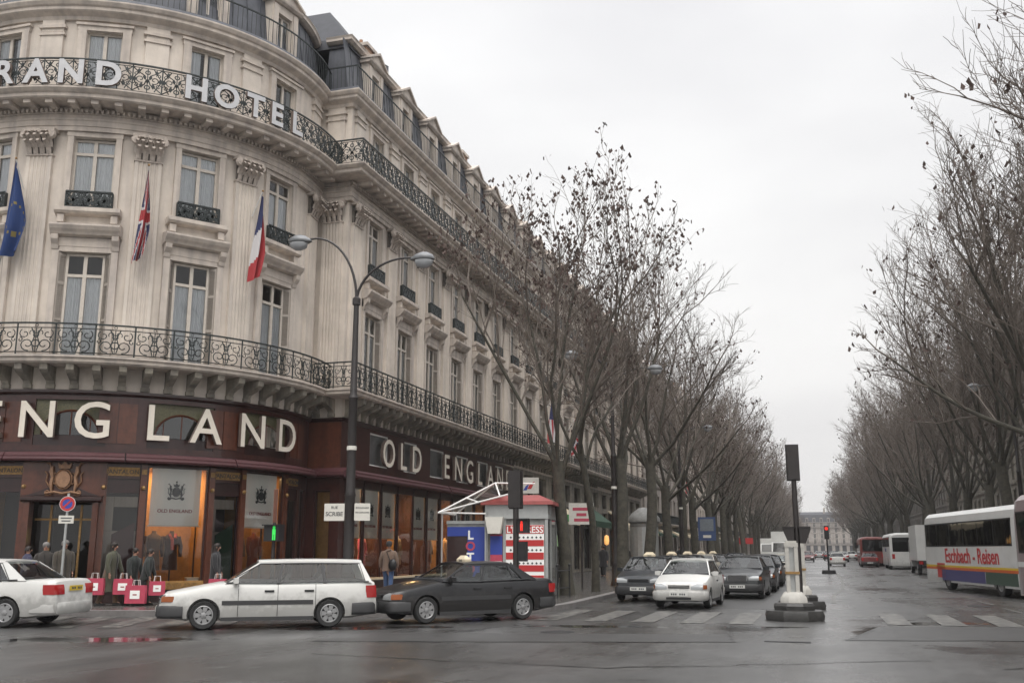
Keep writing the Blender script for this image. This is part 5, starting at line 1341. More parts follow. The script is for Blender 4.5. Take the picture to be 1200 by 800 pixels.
def spec(kind,paintm,**k):
    d=dict(kind=kind,paint=paintm,L=4.57,W=1.70,H=1.43,wb=2.62,fo=.92,hz=.74,bz=.93,tz=.98,cowl=(.92,.95),rf=.22,rr=-1.05,rb=(-1.72,.97),pillars=[(.86,.18,.09,.06),(-.18,-.30,.07,.06),(-1.10,-.98,.06,.05),(-1.52,-1.05,.42,.16)],doors=[.62,-.20,-1.0],handles=[-.02,-.86],fbr=.5,rbr=.55,grille='slot')
    d.update(k); return d
ESTATE=spec('estate',PW_,L=4.57,H=1.43,rr=-2.0,rb=(-2.2,.95),tz=.98,pillars=[(.86,.18,.09,.06),(-.20,-.30,.07,.06),(-1.20,-1.14,.07,.06),(-2.15,-1.95,.16,.10)],mould=M['plastic'],rglow=0)
TAXI=spec('sedan',PD,mould=M['plastic'],H=1.36,bz=.90,hz=.71,tz=.94,cowl=(.92,.92),rb=(-1.72,.94))
BENZ=spec('sedan',PW_,L=4.79,W=1.80,H=1.43,wb=2.83,fo=.85,bz=.95,tz=1.0,cowl=(.95,.97),rf=.28,rr=-1.15,rb=(-1.82,.99),pillars=[(.88,.22,.09,.06),(-.2,-.3,.07,.06),(-1.2,-1.05,.06,.05),(-1.62,-1.12,.40,.16)],bumper=PW_,wr=.31,rim=1,plate_up=True,bw=.965)
BENZD=spec('sedan',PG,L=4.5,W=1.72,H=1.42,wb=2.69,fo=.80,hz=.80,bz=.95,tz=.98,cowl=(.88,.97),rf=.2,rr=-1.05,rb=(-1.7,.98),pillars=[(.82,.16,.09,.06),(-.2,-.3,.07,.06),(-1.12,-1.0,.06,.05),(-1.52,-1.05,.40,.16)],bumper=M['plastic'],grille='chrome',rim=1)
HATCH=spec('estate',PW_,L=3.8,W=1.62,H=1.38,wb=2.30,fo=.76,hz=.72,bz=.90,tz=.94,cowl=(.78,.93),rf=.1,rr=-1.25,rb=(-1.55,.93),pillars=[(.72,.06,.08,.06),(-.25,-.36,.07,.06),(-1.02,-1.0,.07,.06),(-1.48,-1.22,.22,.12)],doors=[.5,-.28],handles=[-.12],fbr=.36,rbr=.4,bumper=PW_,wr=.28,ind=M['amber'])
GOLF=spec('estate',PB,L=4.0,W=1.69,H=1.42,wb=2.47,fo=.80,hz=.78,bz=.93,tz=.97,cowl=(.82,.96),rf=.12,rr=-1.4,rb=(-1.68,.96),pillars=[(.76,.08,.08,.06),(-.22,-.34,.07,.06),(-1.08,-1.05,.07,.06),(-1.6,-1.36,.26,.14)],doors=[.5,-.25],handles=[-.1],fbr=.38,rbr=.4)
def place_car(P,cx,cy,deg,label,**k): return car(label,(cx,cy,.009),rad(deg),P,**k)
# estate: near wheels at (-12.45,18.95) and (-10.27,20.34)
hd=math.degrees(math.atan2(18.95-20.34,-12.45+10.27)); nx,ny=-math.sin(rad(hd)),math.cos(rad(hd))
place_car(ESTATE,-11.36-nx*.73,19.65-ny*.73,hd,'white estate car with dark bumpers and side strip, right before the shop windows',name='estate_car')
place_car(TAXI,-8.35,23.45,229,'dark green-black saloon taxi with a roof sign standing before the kiosk',taxi=True,name='taxi_car',cat='taxi')
# white saloon at the left edge
hd2=180+16.67-7; nx,ny=-math.sin(rad(hd2)),math.cos(rad(hd2))
rx,ry=-16.95-nx*.78,18.3-ny*.78; place_car(BENZ,rx+1.415*math.cos(rad(hd2)),ry+1.415*math.sin(rad(hd2)),hd2,'white saloon car with red tail lights and a yellow plate at the left edge',plate=('plate','yplate'),name='saloon_car')
# queue on the left carriageway
place_car(HATCH,-3.72,31.15,-93+0,'small white hatchback first at the crossing, facing the camera',name='hatchback_car')
place_car(GOLF,-5.55,34.9,-91,'dark hatchback taxi at the kerb behind the small white hatchback',taxi=True,name='taxi_car',cat='taxi')
place_car(BENZD,-2.62,38.0,-91.5,'dark grey saloon with a chrome grille beside the white hatchback',name='saloon_car')
Q=[(spec('sedan',PD),-5.55,40.6,'dark saloon taxi second in the kerbside rank',True),(spec('sedan',PG),-5.6,46.2,'dark grey saloon taxi third in the kerbside rank',True),(spec('sedan',PBE),-5.6,52.0,'beige saloon taxi fourth in the kerbside rank',True),(spec('sedan',PD),-5.6,58,'black saloon taxi fifth in the kerbside rank',True),
 (spec('sedan',PB),-2.45,43.8,'blue-black saloon directly behind the dark grey saloon',False),(spec('sedan',PD),-2.4,50.5,'black saloon third in the outer lane of the queue',False),(spec('estate',PBE,L=3.9,H=1.4,rr=-1.3,rb=(-1.6,.95),pillars=HATCH['pillars'],cowl=(.8,.95),rf=.1,wb=2.4,fo=.78,fbr=.36,rbr=.4),-2.0,61.5,'pale beige hatchback alone in the outer lane behind the dark saloons',False),
 (spec('sedan',PW_),-2.6,78,'white saloon far back in the outer lane before the white lorry',False),(spec('sedan',PG),-5.4,72,'grey saloon waiting far back at the left kerb',False)]
for P,x,y,l,tx in Q: place_car(P,x,y,-90,l,taxi=tx,name='taxi_car' if tx else 'queued_car',cat='taxi' if tx else 'car')
# moving away on the right carriageway, and far traffic
place_car(HATCH,2.0,112,90,'small white car driving away on the open right carriageway',name='moving_car')
place_car(spec('estate',PR,L=3.9,H=1.4,rr=-1.3,rb=(-1.6,.95),pillars=HATCH['pillars'],cowl=(.8,.95),rf=.1,wb=2.4,fo=.78,fbr=.36,rbr=.4),4.9,106.5,90,'red hatchback in front of the far red bus',name='moving_car')
far=[(PW_,3.4,150),(PD,1.9,170),(PR,-1.2,150),(PS,.4,196),(PD,-3.0,190),(PBE,-4.6,165),(PW_,5.4,175),(PD,3.6,215),(PR,1.7,240),(PS,-2.2,235)]
cn={PW_:'white',PD:'black',PR:'red',PS:'silver',PBE:'beige'}
ct={}
for m,x,y in far:
    n_=cn[m]; ct[n_]=ct.get(n_,0)+1
    place_car(spec('sedan',m),x,y,90 if x>0 else -90,'tiny %s car in the distant traffic, %s, %s of its colour'%(n_,'driving away' if x>0 else 'oncoming',['nearest','second nearest','third nearest'][ct[n_]-1]),name='distant_car',group='distant traffic on the boulevard')

def coach(label,loc,heading,bodym,L=11.8,W=2.5,H=3.25,belt=1.55,glass_top=2.75,stripes=None,text=None,name='coach',cat='coach',lower=None):
    o=thing(name,label,cat,loc,heading); F=L/2
    def ring(x,k,zk=1.0):
        w=W/2*k; h=H*zk
        pts=[(-w,.32),(-w*1.0,.6),(-w,1.5),(-w*.985,2.6),(-w*.94,h-.22),(-w*.82,h-.06),(-w*.5,h)]
        return [(x,a,b) for a,b in pts]+[(x,-a,b) for a,b in pts[::-1]]
    xs=[(F,.88,.95),(F-.06,.94,.975),(F-.2,.985,.995),(F-.5,1,1),(0,1,1),(-F+.4,1,1),(-F+.1,.985,.99),(-F,.93,.95)]
    b=MB(); b.loft([ring(*q) for q in xs][::-1],bodym); body=b.build('body',o,smooth=35)
    cut=MB(); ax_=(F-2.6,-F+3.0) if L>8 else (F-1.3,-F+1.6)
    for x in ax_: cut.box(x-.56,x+.56,-W/2-.1,W/2+.1,.1,1.02,M['black'])
    co=cut.build('cut',o); md=body.modifiers.new('b','BOOLEAN'); md.object=co; md.operation='DIFFERENCE'; md.solver='EXACT'; applied(body); bpy.data.objects.remove(co)
    for x in ax_:
        for s in (1,-1): wheel(o,x,s*(W/2-.18),.48,s,.28,1)
    for s in (1,-1):
        n=6; x0,x1=-F+.35,F-1.0
        b=MB(); b.box(x0,x1,min(s*(W/2-.03),s*(W/2+.002)),max(s*(W/2-.03),s*(W/2+.002)),belt,glass_top,M['black']); b.build('window_band',o)
        for i in range(n):
            a=x0+(x1-x0)*i/n+.03; c=x0+(x1-x0)*(i+1)/n-.03
            b=MB(); b.quad((a,s*(W/2+.006),belt+.05),(c,s*(W/2+.006),belt+.05),(c,s*(W/2+.006),glass_top-.05),(a,s*(W/2+.006),glass_top-.05),M['busglass']); 
            if s<0: pass
            else: b.f=[f[::-1] for f in b.f]
            b.build('side_window',o)
        for (za,zb,m,xa,xb) in (stripes or []):
            b=MB(); b.box(xa if xa is not None else -F+.2,xb if xb is not None else F-.25,min(s*(W/2-.02),s*(W/2+.005)),max(s*(W/2-.02),s*(W/2+.005)),za,zb,m)
            # wheel openings stay clear of the paint
            b.build('painted_band',o)
        b=MB(); b.tube([(F-.1,s*(W/2-.15),2.5),(F+.35,s*(W/2+.05),2.45)],.03,M['black'],6); b.box(F+.28,F+.42,s*(W/2+.1)-.12,s*(W/2+.1)+.12,1.85,2.45,M['black']); b.build('wing_mirror',o)
    b=MB(); vs=[]
    b.box(F-.02,F+.02,-W*.43,W*.43,1.15,2.72,M['busglass']); b.build('windscreen',o)
    b=MB(); b.box(F-.1,F+.05,-W*.44,W*.44,.32,.72,lower or bodym); b.build('bumper',o)
    for s in (1,-1):
        b=MB(); b.box(F+.0,F+.035,min(s*.7,s*1.05),max(s*.7,s*1.05),.78,.96,M['lamp']); b.build('headlight',o)
        b=MB(); b.box(-F-.02,-F+.05,min(s*.85,s*1.08),max(s*.85,s*1.08),.9,1.3,M['tail']); b.build('tail_light',o)
    b=MB(); b.box(F+.052,F+.06,-.26,.26,.42,.53,M['plate']); b.build('licence_plate',o)
    b=MB(); b.box(-F-.01,-F+.04,-W*.4,W*.4,1.5,2.7,M['busglass']); b.build('rear_window',o)
    if text:
        txt,size,zz,xc,m=text
        for s in (1,-1):
            t=text_mb(txt,size,.01,m,.012,sx=1.08); 
            # side s: facing outward; reading direction runs along the flank
            t.map(lambda x,y,z:(xc-s*x*-1 if False else xc-(x if s>0 else -x),s*(W/2+.014)+(-s*0)+ (s*-y if False else 0)+s*(-y)*0+s*.0+ (0 if True else 0),z+zz) if False else (xc+(-x if s>0 else x),s*(W/2+.012)-s*y,z+zz)); t.build('lettering',o)
    return o
cr=mat('coach_red',(.42,.03,.03),.4); co_=mat('coach_orange',(.50,.10,.02),.4); cy=mat('coach_yellow',(.55,.38,.03),.4); cb=mat('coach_blue',(.06,.055,.15),.4); cgr=mat('coach_green',(.045,.075,.055),.4)
cw=paint('coach_white',(.55,.55,.53))
h1=math.degrees(math.atan2(-11.6,2.0))
fx,fy=6.15,38.0; cxx,cyy=fx-5.9*math.cos(rad(h1))-1.25*math.sin(rad(-h1))*0,fy-5.9*math.sin(rad(h1))
coach('white coach lettered Eschbach - Reisen with rainbow bands, parked behind the nearest coach',(cxx+1.75,cyy,.009),rad(h1),cw,text=('Eschbach - Reisen',.60,1.14,.35,cr),stripes=[(.94,1.02,cy,None,None),(.84,.94,co_,None,None),(.40,.84,cb,-3.5,1.9),(.40,.84,cgr,1.95,5.2),(.5,1.1,cr,-4.1,-3.0)],belt=1.78)
coach('pinkish grey coach cut off by the right edge of the view, nearest the camera',(7.75,27.9,.009),rad(-82),paint('pink_grey',(.25,.195,.195)),stripes=[(1.15,1.3,cw,None,None)],H=3.3)
coach('white coach parked at the right kerb beyond the white lorry',(7.3,99,.009),rad(90),cw,L=10.5,H=3.1,text=('Reisen',.45,1.5,0,cb),belt=1.9)
coach('red city bus standing far down the right side of the boulevard',(5.6,117,.009),rad(90),paint('bus_red',(.15,.03,.024)),L=9,H=3.0,belt=1.3,glass_top=2.2,name='city_bus',cat='bus')
def lorry(label,loc,heading,colr,L=7.0,H=3.3,W=2.3,name='box_lorry'):
    o=thing(name,label,'lorry',loc,heading); F=L/2
    b=MB(); b.box(-F,F-1.9,-W/2,W/2,.95,H,colr); b.box(-F+.05,F-1.95,-W/2+.05,W/2-.05,.85,.95,M['plastic']); b.build('cargo_box',o)
    b=MB(); pr=[(F-1.8,.5),(F-.1,.5),(F,.9),(F-.05,1.45),(F-.45,2.35),(F-1.8,2.4)]
    b.prism(pr[::-1],-W/2+.08,W/2-.08,colr); b.build('cab',o)
    b=MB(); b.add([(F-.03,-W/2+.2,1.46),(F-.03,W/2-.2,1.46),(F-.42,W/2-.25,2.3),(F-.42,-W/2+.25,2.3)],[[0,1,2,3]],M['busglass']); b.build('windscreen',o)
    for s in (1,-1):
        y=s*(W/2-.074); b=MB(); b.add([(F-1.5,y,1.45),(F-.35,y,1.45),(F-.65,y,2.2),(F-1.5,y,2.2)],[[0,1,2,3][::s]],M['busglass']); b.build('side_window',o)
        b=MB(); b.box(F-.02,F+.01,min(s*.6,s*.95),max(s*.6,s*.95),.75,.95,M['lamp']); b.build('headlight',o)
        b=MB(); b.box(-F-.02,-F+.03,min(s*.8,s*1.05),max(s*.8,s*1.05),.7,.9,M['tail']); b.build('tail_light',o)
        for x in (F-1.0,-F+1.3): wheel(o,x,s*(W/2-.2),.42,s,.26,1)
    b=MB(); b.box(-F,F-.2,-.5,.5,.55,.85,M['plastic']); b.box(F-.1,F+.06,-W/2+.1,W/2-.1,.4,.7,M['plastic']); b.build('chassis',o)
    return o
lorry('white box lorry parked on the right between the two white coaches',(7.6,77,.009),rad(90),cw,7.2,3.3)
lorry('white box lorry coming down the left carriageway behind the queue',(-3.0,104,.009),rad(-90),cw,7.5,3.4,2.4)
lorry('white van-like lorry far down the left carriageway ahead of the box lorry',(-5.3,126,.009),rad(-90),cw,6.5,3.0,2.2)
# ------------------------------------------------------------------ people
def skin_mesh(name,verts,edges,mat_,parent,levels=1,root=0,smooth=70):
    me=bpy.data.meshes.new(name); me.from_pydata([v[0] for v in verts],edges,[]); me.update()
    o=bpy.data.objects.new(name,me); COL.objects.link(o); o.parent=parent
    sk=o.modifiers.new('s','SKIN'); sk.use_smooth_shade=True; sk.branch_smoothing=.3
    d=me.skin_vertices[0].data
    for i,v in enumerate(verts):
        r=v[1]; d[i].radius=r if isinstance(r,tuple) else (r,r); d[i].use_root=(i==root)
    if levels: ss=o.modifiers.new('u','SUBSURF'); ss.levels=levels; ss.render_levels=levels
    applied(o); o.data.materials.clear(); o.data.materials.append(mat_)
    o.data.polygons.foreach_set('use_smooth',[True]*len(o.data.polygons))
    return o
def person(label,loc,rz,coat,trousers,hair,H=1.72,stride=.0,coatlen=.95,arms=((.0,.0),(.0,.0)),hat=None,bent=0,skirt=False,longhair=False,group=None):
    """local: faces -y; stands on z=0"""
    o=thing('person',label,'person',loc,rz,group); k=H/1.72
    S_=lambda x,y,z:(x*k,(y)*k,z*k)
    hipz=.90; st=stride
    V=[];E_=[]
    def add(p,r,frm=None):
        V.append((S_(*p),r if not isinstance(r,tuple) else tuple(q*k for q in r)) if isinstance(r,tuple) else (S_(*p),r*k)); i=len(V)-1
        if frm is not None: E_.append((frm,i))
        return i
    lean=-bent
    pel=add((0,0,hipz),(.12,.09)); ch=add((0,lean*.5,1.18),(.12,.09),pel); up=add((0,lean,1.38),(.12,.085),ch); nk=add((0,lean-.01,1.50),.055,up); hd0=add((0,lean-.015,1.575),.07,nk); hd1=add((0,lean-.02,1.66),.082,hd0)
    J=[]
    for s,(fw,out) in ((1,arms[0]),(-1,arms[1])):
        sh=add((s*.185,lean,1.40),.058,up); el=add((s*(.23+out),lean-fw*.45,1.13),.045,sh); wr_=add((s*(.24+out*.8),lean-fw-.04,.90),.030,el)
        pm=add((s*(.245+out*.8),lean-fw-.055,.84),(.034,.018),wr_)
        for q,(dx,ln) in enumerate(((-.024,.075),(-.008,.085),(.009,.08),(.024,.065))):
            a=add((s*(.245+out*.8)+.0,lean-fw-.055+dx,.84-.035),.0095,pm); add((s*(.240+out*.8),lean-fw-.065+dx,.84-.035-ln*.8),.0075,a)
        add((s*(.235+out*.8)-s*.0,lean-fw-.105,.825),.010,pm)
        kn=add((s*.10,(-st if s>0 else st)*.55-.02,.50),.062,pel); an=add((s*.10,(-st if s>0 else st*1.1)+.02,.10),.042,kn); add((s*.105,(-st if s>0 else st*1.1)-.12,.04),.038,an)
        J.append((s,fw,out))
    skin_mesh('body',V,E_,M['skin'],o)
    # face: nose, eyes, mouth, ears
    b=MB(); y=lean-.105; b.prism([(-.014,1.60),(.014,1.60),(.006,1.65),(-.006,1.65)],y-.02,y+.03,M['skin']); b.map(lambda x,y_,z:S_(x,y_,z)); b.build('nose',o)
    for s in (1,-1):
        b=MB(); b.ball(S_(s*.03,lean-.092,1.655),.010*k,M['ink'],6,4); b.build('eye',o)
        b=MB(); b.ball(S_(s*.083,lean-.015,1.635),.025*k,M['skin'],6,4,(.4,.7,1.2)); b.build('ear',o)
    b=MB(); b.box(-.025*k,.025*k,(lean-.100)*k,(lean-.08)*k,1.575*k,1.582*k,M['redink']); b.build('mouth',o)
    b=MB(); 
    rings=[]
    for z,r,yo in ((1.60,.088,.035),(1.66,.099,.02),(1.71,.095,.008),(1.75,.06,.0),(1.765,.01,0)):
        rings.append([S_(r*math.cos(2*PI*i/14),lean-.02+yo+r*1.05*math.sin(2*PI*i/14),z) for i in range(14)])
    if longhair: rings.insert(0,[S_(.095*math.cos(2*PI*i/14),lean+.04+.07*math.sin(2*PI*i/14),1.46) for i in range(14)])
    b.loft(rings,hair); b.build('hair',o,smooth=70)
    if hat:
        b=MB(); b.loft([[S_(r*math.cos(2*PI*i/14),lean-.02+yo+r*math.sin(2*PI*i/14),z) for i in range(14)] for z,r,yo in ((1.655,.108,.02),(1.70,.112,.01),(1.76,.095,0),(1.80,.03,0))],hat); b.build('hat',o,smooth=70)
    # coat: torso shell, then a sleeve for each arm and a leg for each trouser leg
    hem=1.40-coatlen; fl=.05 if coatlen>.8 else 0
    prof=[(hem,.225+fl,.165+fl*.5,.0),((.92+hem)/2 if hem<.8 else .86,.212,.158,0),(.95,.20,.15,lean*.25),(1.12,.195,.145,lean*.6),(1.28,.215,.15,lean*.85),(1.39,.215,.135,lean),(1.45,.16,.115,lean),(1.49,.09,.085,lean-.005),(1.52,.075,.075,lean-.01)]
    rg=[]
    for z,rx,ry,yo in prof:
        rg.append([S_(rx*math.copysign(abs(math.cos(2*PI*i/20))**.85,math.cos(2*PI*i/20))*(1+.015*math.sin(5*i+z*9)),yo+ry*math.sin(2*PI*i/20)*(1+.02*math.sin(3*i+z*7)),z+(.012*math.sin(i*1.7) if z==hem else 0)) for i in range(20)])
    b=MB(); b.loft(rg,coat); ct_=b.build('coat',o,smooth=60)
    b=MB(); b.tube([S_(-.055,lean-.105,1.47),S_(0,lean-.15,1.3),S_(.0,lean*.6-.155,1.1),S_(0,-.165-fl*.4,max(hem,.6)+.05)],.012*k,M['black'],4); b.build('coat_edge',ct_)
    for s,fw,out in J:
        b=MB(); b.tube([S_(s*.15,lean,1.42),S_(s*.20,lean,1.385),S_(s*.225,lean-fw*.12,1.30),S_(s*(.24+out*.9),lean-fw*.43,1.13),S_(s*(.248+out*.85),lean-fw*.8-.02,1.0),S_(s*(.242+out*.8),lean-fw-.035,.905)],[.05*k,.078*k,.08*k,.068*k,.06*k,.052*k],coat,10); b.build('sleeve',o,smooth=60)
    for s in (1,-1):
        f=(-st if s>0 else st)
        b=MB(); b.tube([S_(s*.085,0,.96),S_(s*.095,f*.1,.84),S_(s*.10,f*.35-.01,.66),S_(s*.10,f*.55-.02,.50),S_(s*.10,f*.8,.28),S_(s*.10,(f if s>0 else f*1.1)+.02,.07)],[.115*k,.112*k,.10*k,.085*k,.078*k,.072*k],trousers,10); b.build('trouser_leg',o,smooth=60)
    for s in (1,-1):
        yy=(-st if s>0 else st*1.1); b=MB(); b.loft([[S_(s*.105+dx*w,yy+y_,z) for dx,z in ((-1,.0),(1,.0),(.9,h_),(-.9,h_))] for y_,w,h_ in ((.09,.035,.09),(.0,.042,.11),(-.1,.05,.07),(-.18,.03,.04))],M['shoe']); b.build('shoe',o,smooth=60)
    return o
def bag(loc,rz,label,w=.5,h=.42,lab=True):
    b=MB(); b.loft([[(-w/2*e,-.07,z),(w/2*e,-.07,z),(w/2*e,.07,z),(-w/2*e,.07,z)] for z,e in ((0,1),(h*.6,1.02),(h,.98))],M['pink']); o=b.build('shopping_bag',None,loc,rz); tag(o,label,'shopping bag','pink carrier bags of the shoppers')
    f=MB(); 
    for s in (-1,1): f.box(-w*.24,w*.24,min(s*.073,s*.081),max(s*.073,s*.081),h*.26,h*.72,M['banner']); f.box(-w*.10,w*.10,min(s*.081,s*.084),max(s*.081,s*.084),h*.45,h*.52,M['redink'])
    f.build('white_label',o)
    f=MB()
    for s in (-1,1): f.tube([(-.09,s*.06,h-.02),(-.07,s*.04,h+.14),(.07,s*.04,h+.14),(.09,s*.06,h-.02)],.008,M['white'],4)
    f.build('handle',o)
    return o
cl=cloth
def ground_pos(px_,py_,z=.15):
    """real ground spots of the walkers, worked out once from the view (see camera below)"""
    return None
OL=cl('olive_coat',(.06,.06,.038)); BK=cl('black_coat',(.018,.018,.02)); GD=cl('green_black_coat',(.016,.02,.018)); NB=cl('navy_jacket',(.035,.035,.07)); GR=cl('grey_brown_coat',(.035,.03,.026)); BR=cl('brown_jacket',(.17,.115,.085)); JE=cl('blue_jeans',(.05,.09,.19)); TR=cl('dark_trousers',(.022,.021,.022)); TN=cl('tan_trousers',(.12,.075,.045))
right=16.67
person('person in a long olive coat walking right with pink bags',(-18.85,24.0,.15),rad(98),OL,TN,M['hair'],1.68,.2,1.02,((.12,.05),(.05,.06)),bent=.06,longhair=True)
bag((-19.02,23.62,.45),rad(18),'pink bag with white label in the left hand of the olive coat walker',.52,.44); bag((-18.42,24.05,.45),rad(24),'pink bag behind the olive coat, next to the dark jackets',.5,.42)
person('person in a dark jacket bending left of the pair carrying pink bags',(-18.46,24.43,.15),rad(82),GD,TR,M['hair'],1.52,.08,.62,((.05,.02),(.1,.02)),bent=.08)
person('person in a dark green-black jacket on the right of the pair with pink bags',(-18.03,24.46,.15),rad(108),GD,TR,M['hair'],1.5,.1,.62,((.08,.03),(.08,.02)),bent=.10)
bag((-17.95,24.0,.22),rad(14),'large pink bag held low in front of the pair in dark jackets',.56,.48); bag((-17.62,24.45,.42),rad(40),'pink bag at the right hand of the pair in dark jackets',.42,.38)
person('person in a black coat passing to the right of the lit display window',(-16.73,25.89,.15),rad(115),BK,TR,M['hair'],1.66,.12,.8,((.1,.04),(.05,.03)),longhair=True)
bag((-16.41,25.57,.5),rad(12),'pink bag carried by the person in the black coat behind the estate car',.5,.34)
person('person in a navy jacket standing at the left of the shop entrance',(-21.35,23.62,.15),rad(150),NB,TR,M['hair'],1.58,.03,.7)
person('bald person in a dark grey coat in the middle of the shop entrance',(-20.72,23.6,.15),rad(40),GR,TR,M['hairgrey'],1.68,.05,.9)
person('person in a grey-brown coat at the right of the shop entrance',(-20.3,23.85,.15),rad(62),cl('taupe_coat',(.06,.05,.038)),TR,M['hairgrey'],1.74,.04,.9)
P_=person('person in brown jacket and blue jeans with dark hat, walking away between estate and taxi',(-14.22,32.6,.15),rad(195),BR,JE,M['hair'],1.74,.17,.62,((.1,.05),(.02,.05)),hat=BK)
b=MB(); b.ball((0,0,0),.2,M['black'],10,6,(.8,.55,1)); b.tube([(-.1,0,.15),(-.25,.05,.45),(-.1,.1,.5)],.015,M['black'],5); o=b.build('shoulder_bag',None,(-13.99,32.4,1.15),0,smooth=60); tag(o,'dark shoulder bag on the back of the person in jeans','bag')
for x,y,c,l,r in ((-11.7,57.2,BK,'person in black with a pale face walking towards the camera beside the thin tree trunk',0),(-10.9,60.2,BK,'person in a black coat near the second lamp post, seen from behind',180),(-10.2,60.9,NB,'person in a navy jacket near the second lamp post',170),(-12.6,51.0,GR,'person in grey walking behind the kiosk',20),(-9.6,75,BK,'tiny person in black far along the left pavement by the grey column',0)):
    person(l,(x,y,.15),rad(r),c,TR,M['hair'],1.72,.14,.85,((.1,.03),(-.05,.03)))
# ------------------------------------------------------------------ trees
def rot_dir(d,ang,az):
    d=d.normalized(); a=d.orthogonal().normalized(); b=d.cross(a)
    return (d*math.cos(ang)+(a*math.cos(az)+b*math.sin(az))*math.sin(ang)).normalized()
def make_tree(seed,H=15.5,fork=4.4,nl=6,n2=7,n3=8,n4=8,tr=.25,seeds=.12,top_seed=False,spread=1.0,young=False,env=None):
    r=random.Random(seed); T=MB(); C=MB(); ends=[]
    def path(p,d,L,n,wob,trop):
        pts=[p.copy()]; d=d.copy(); jit=r.uniform(.8,1.08)
        for i in range(n):
            d=(d+Vector((r.gauss(0,wob),r.gauss(0,wob),r.gauss(0,wob)+trop))).normalized(); p=p+d*(L/n); pts.append(p.copy())
            if env and i>=1 and ((p.x**2+p.y**2)/env[0]**2+(max(0,p.z-env[1])/env[2])**2)>jit: break
        return pts,d
    N=[0,7,5,4,3]; WOB=[0,.09,.13,.16,.2]; TRO=[0,.05,.06,.05,.02]; CH=[0,n2,n3,n4,0]; LEN=[0,1,.62,.52,.42]
    def at(pts,t):
        k=t*(len(pts)-1); i=min(int(k),len(pts)-2); f=k-i
        return pts[i].lerp(pts[i+1],f),(pts[i+1]-pts[i]).normalized()
    def grow(p,d,L,rad_,lv):
        pts,_=path(p,d,L,N[lv],WOB[lv],TRO[lv]); n=len(pts)
        end=.42 if lv==1 else (.4 if lv<4 else .6)
        C.tube(pts,[rad_*(1-(1-end)*i/(n-1)) for i in range(n)],M['bark'] if lv==1 else M['twig'],7 if lv==1 else (5 if lv==2 else 3),cap=False)
        if lv==4: ends.append((pts[-1],pts[1])); return
        c=CH[lv]
        for i in range(c):
            t=.30+.70*(i+r.random()*.8)/c if lv>1 else .30+.70*(i+r.random()*.7)/c
            t=min(t,.99); q,dd=at(pts,t)
            ang=rad(r.uniform(20,50)); nd=rot_dir(dd,ang,r.uniform(0,2*PI)); nd=(nd+Vector((0,0,.20))).normalized()
            if nd.z<0: nd.z*=-.5
            Lc=L*LEN[lv+1]*r.uniform(.7,1.2)*(1.05-.2*t)
            grow(q,nd,Lc,max((.036,.0135,.0075)[lv-1]*r.uniform(.8,1.2),.0),lv+1)
        # leader continues
        if lv<4 and len(pts)>3: grow(pts[-1],(pts[-1]-pts[-2]).normalized(),L*LEN[lv+1]*.9,rad_*end,lv+1)
    tp,_=path(Vector((0,0,-.1)),Vector((0,0,1)),fork,6,.035,.05)
    T.tube(tp,[tr*1.35,tr*1.05,tr,tr*.96,tr*.92,tr*.92,tr*1.0],M['bark'],12,cap=False)
    a0=r.uniform(0,6.28)
    for i in range(nl):
        t=.84+.16*i/max(1,nl-1); q,_=at(tp,min(.99,t))
        ang=rad(r.uniform(16,52)*spread) if i<nl-1 else rad(8)
        grow(q-Vector((0,0,.15)),rot_dir(Vector((0,0,1)),ang,a0+i*2*PI/max(1,nl-1)+r.uniform(-.3,.3)),(H-fork)*.58*r.uniform(.85,1.1),tr*(.36 if not young else .5),1)
    zm=sorted(e[0].z for e in ends)[int(len(ends)*.99)]
    for e,s in ends:
        pr=seeds
        if top_seed: pr=seeds*max(0,(e.z/zm-.45)/.55)*1.6
        if r.random()<pr:
            for _ in range(r.choice((1,2,2,3))):
                c=e+Vector((r.gauss(0,.09),r.gauss(0,.09),r.gauss(-.05,.09))); sz=r.uniform(.07,.15)
                a=Vector((r.gauss(0,1),r.gauss(0,1),r.gauss(0,.4))).normalized()*sz; b=Vector((r.gauss(0,.4),r.gauss(0,.4),-1)).normalized()*sz*1.3
                q=[c-a*.5,c+b*.5,c+a*.5+b*.2,c-b*.6]; C.quad(*q,M['seed'])
    o=empty('plane_tree'); tk=T.build('trunk',o,smooth=60); cr_=C.build('crown',o,smooth=60)
    return o,zm
G_L='bare plane trees along the left pavement'; G_R='bare plane trees along the right pavement'
def plant(pr,loc,s,rz,lean,label,grp,first=False):
    o,zm=pr
    c=o if first else dup(o)
    c.location=loc; c.scale=(s,s,s); c.rotation_euler=(lean[0],lean[1],rz); tag(c,label,'tree',grp); return c
TA=make_tree(11,15.5,4.5,6,5,5,5,.21,1.6,True,1.0,False,(4.4,10.0,5.9)); TB=make_tree(5,11.5,5.0,4,5,6,6,.12,.06,False,.75,True)
TC=make_tree(21,15.5,5.2,6,7,6,7,.28,.10,False,1,False,(4.6,10.3,5.9)); TD=make_tree(33,15.5,5.6,6,7,6,7,.25,.08,False,1,False,(4.4,10.5,5.7)); TE=make_tree(47,15.5,4.8,6,7,6,7,.25,.09,False,1.1,False,(4.8,10.2,6.0))
TF=make_tree(61,15.5,4.6,7,7,7,7,.23,.05,False,1.1,False,(4.8,10.2,6.0)); TG=make_tree(77,15.5,4.4,7,7,7,7,.24,.05,False,1.05,False,(4.6,10.2,6.0))
def sc(t,h): return h/t[1]
plant(TA,(-8.2,34.0,.15),sc(TA,15.7),.4,(0,0.01),'bare plane tree with dry leaf clusters behind the kiosk, nearest in the left row',G_L,True)
plant(TB,(-7.95,37.4,.15),sc(TB,12.0),1.0,(0.0,-.05),'thin young plane tree right behind the first large tree, beside the white sign',G_L,True)
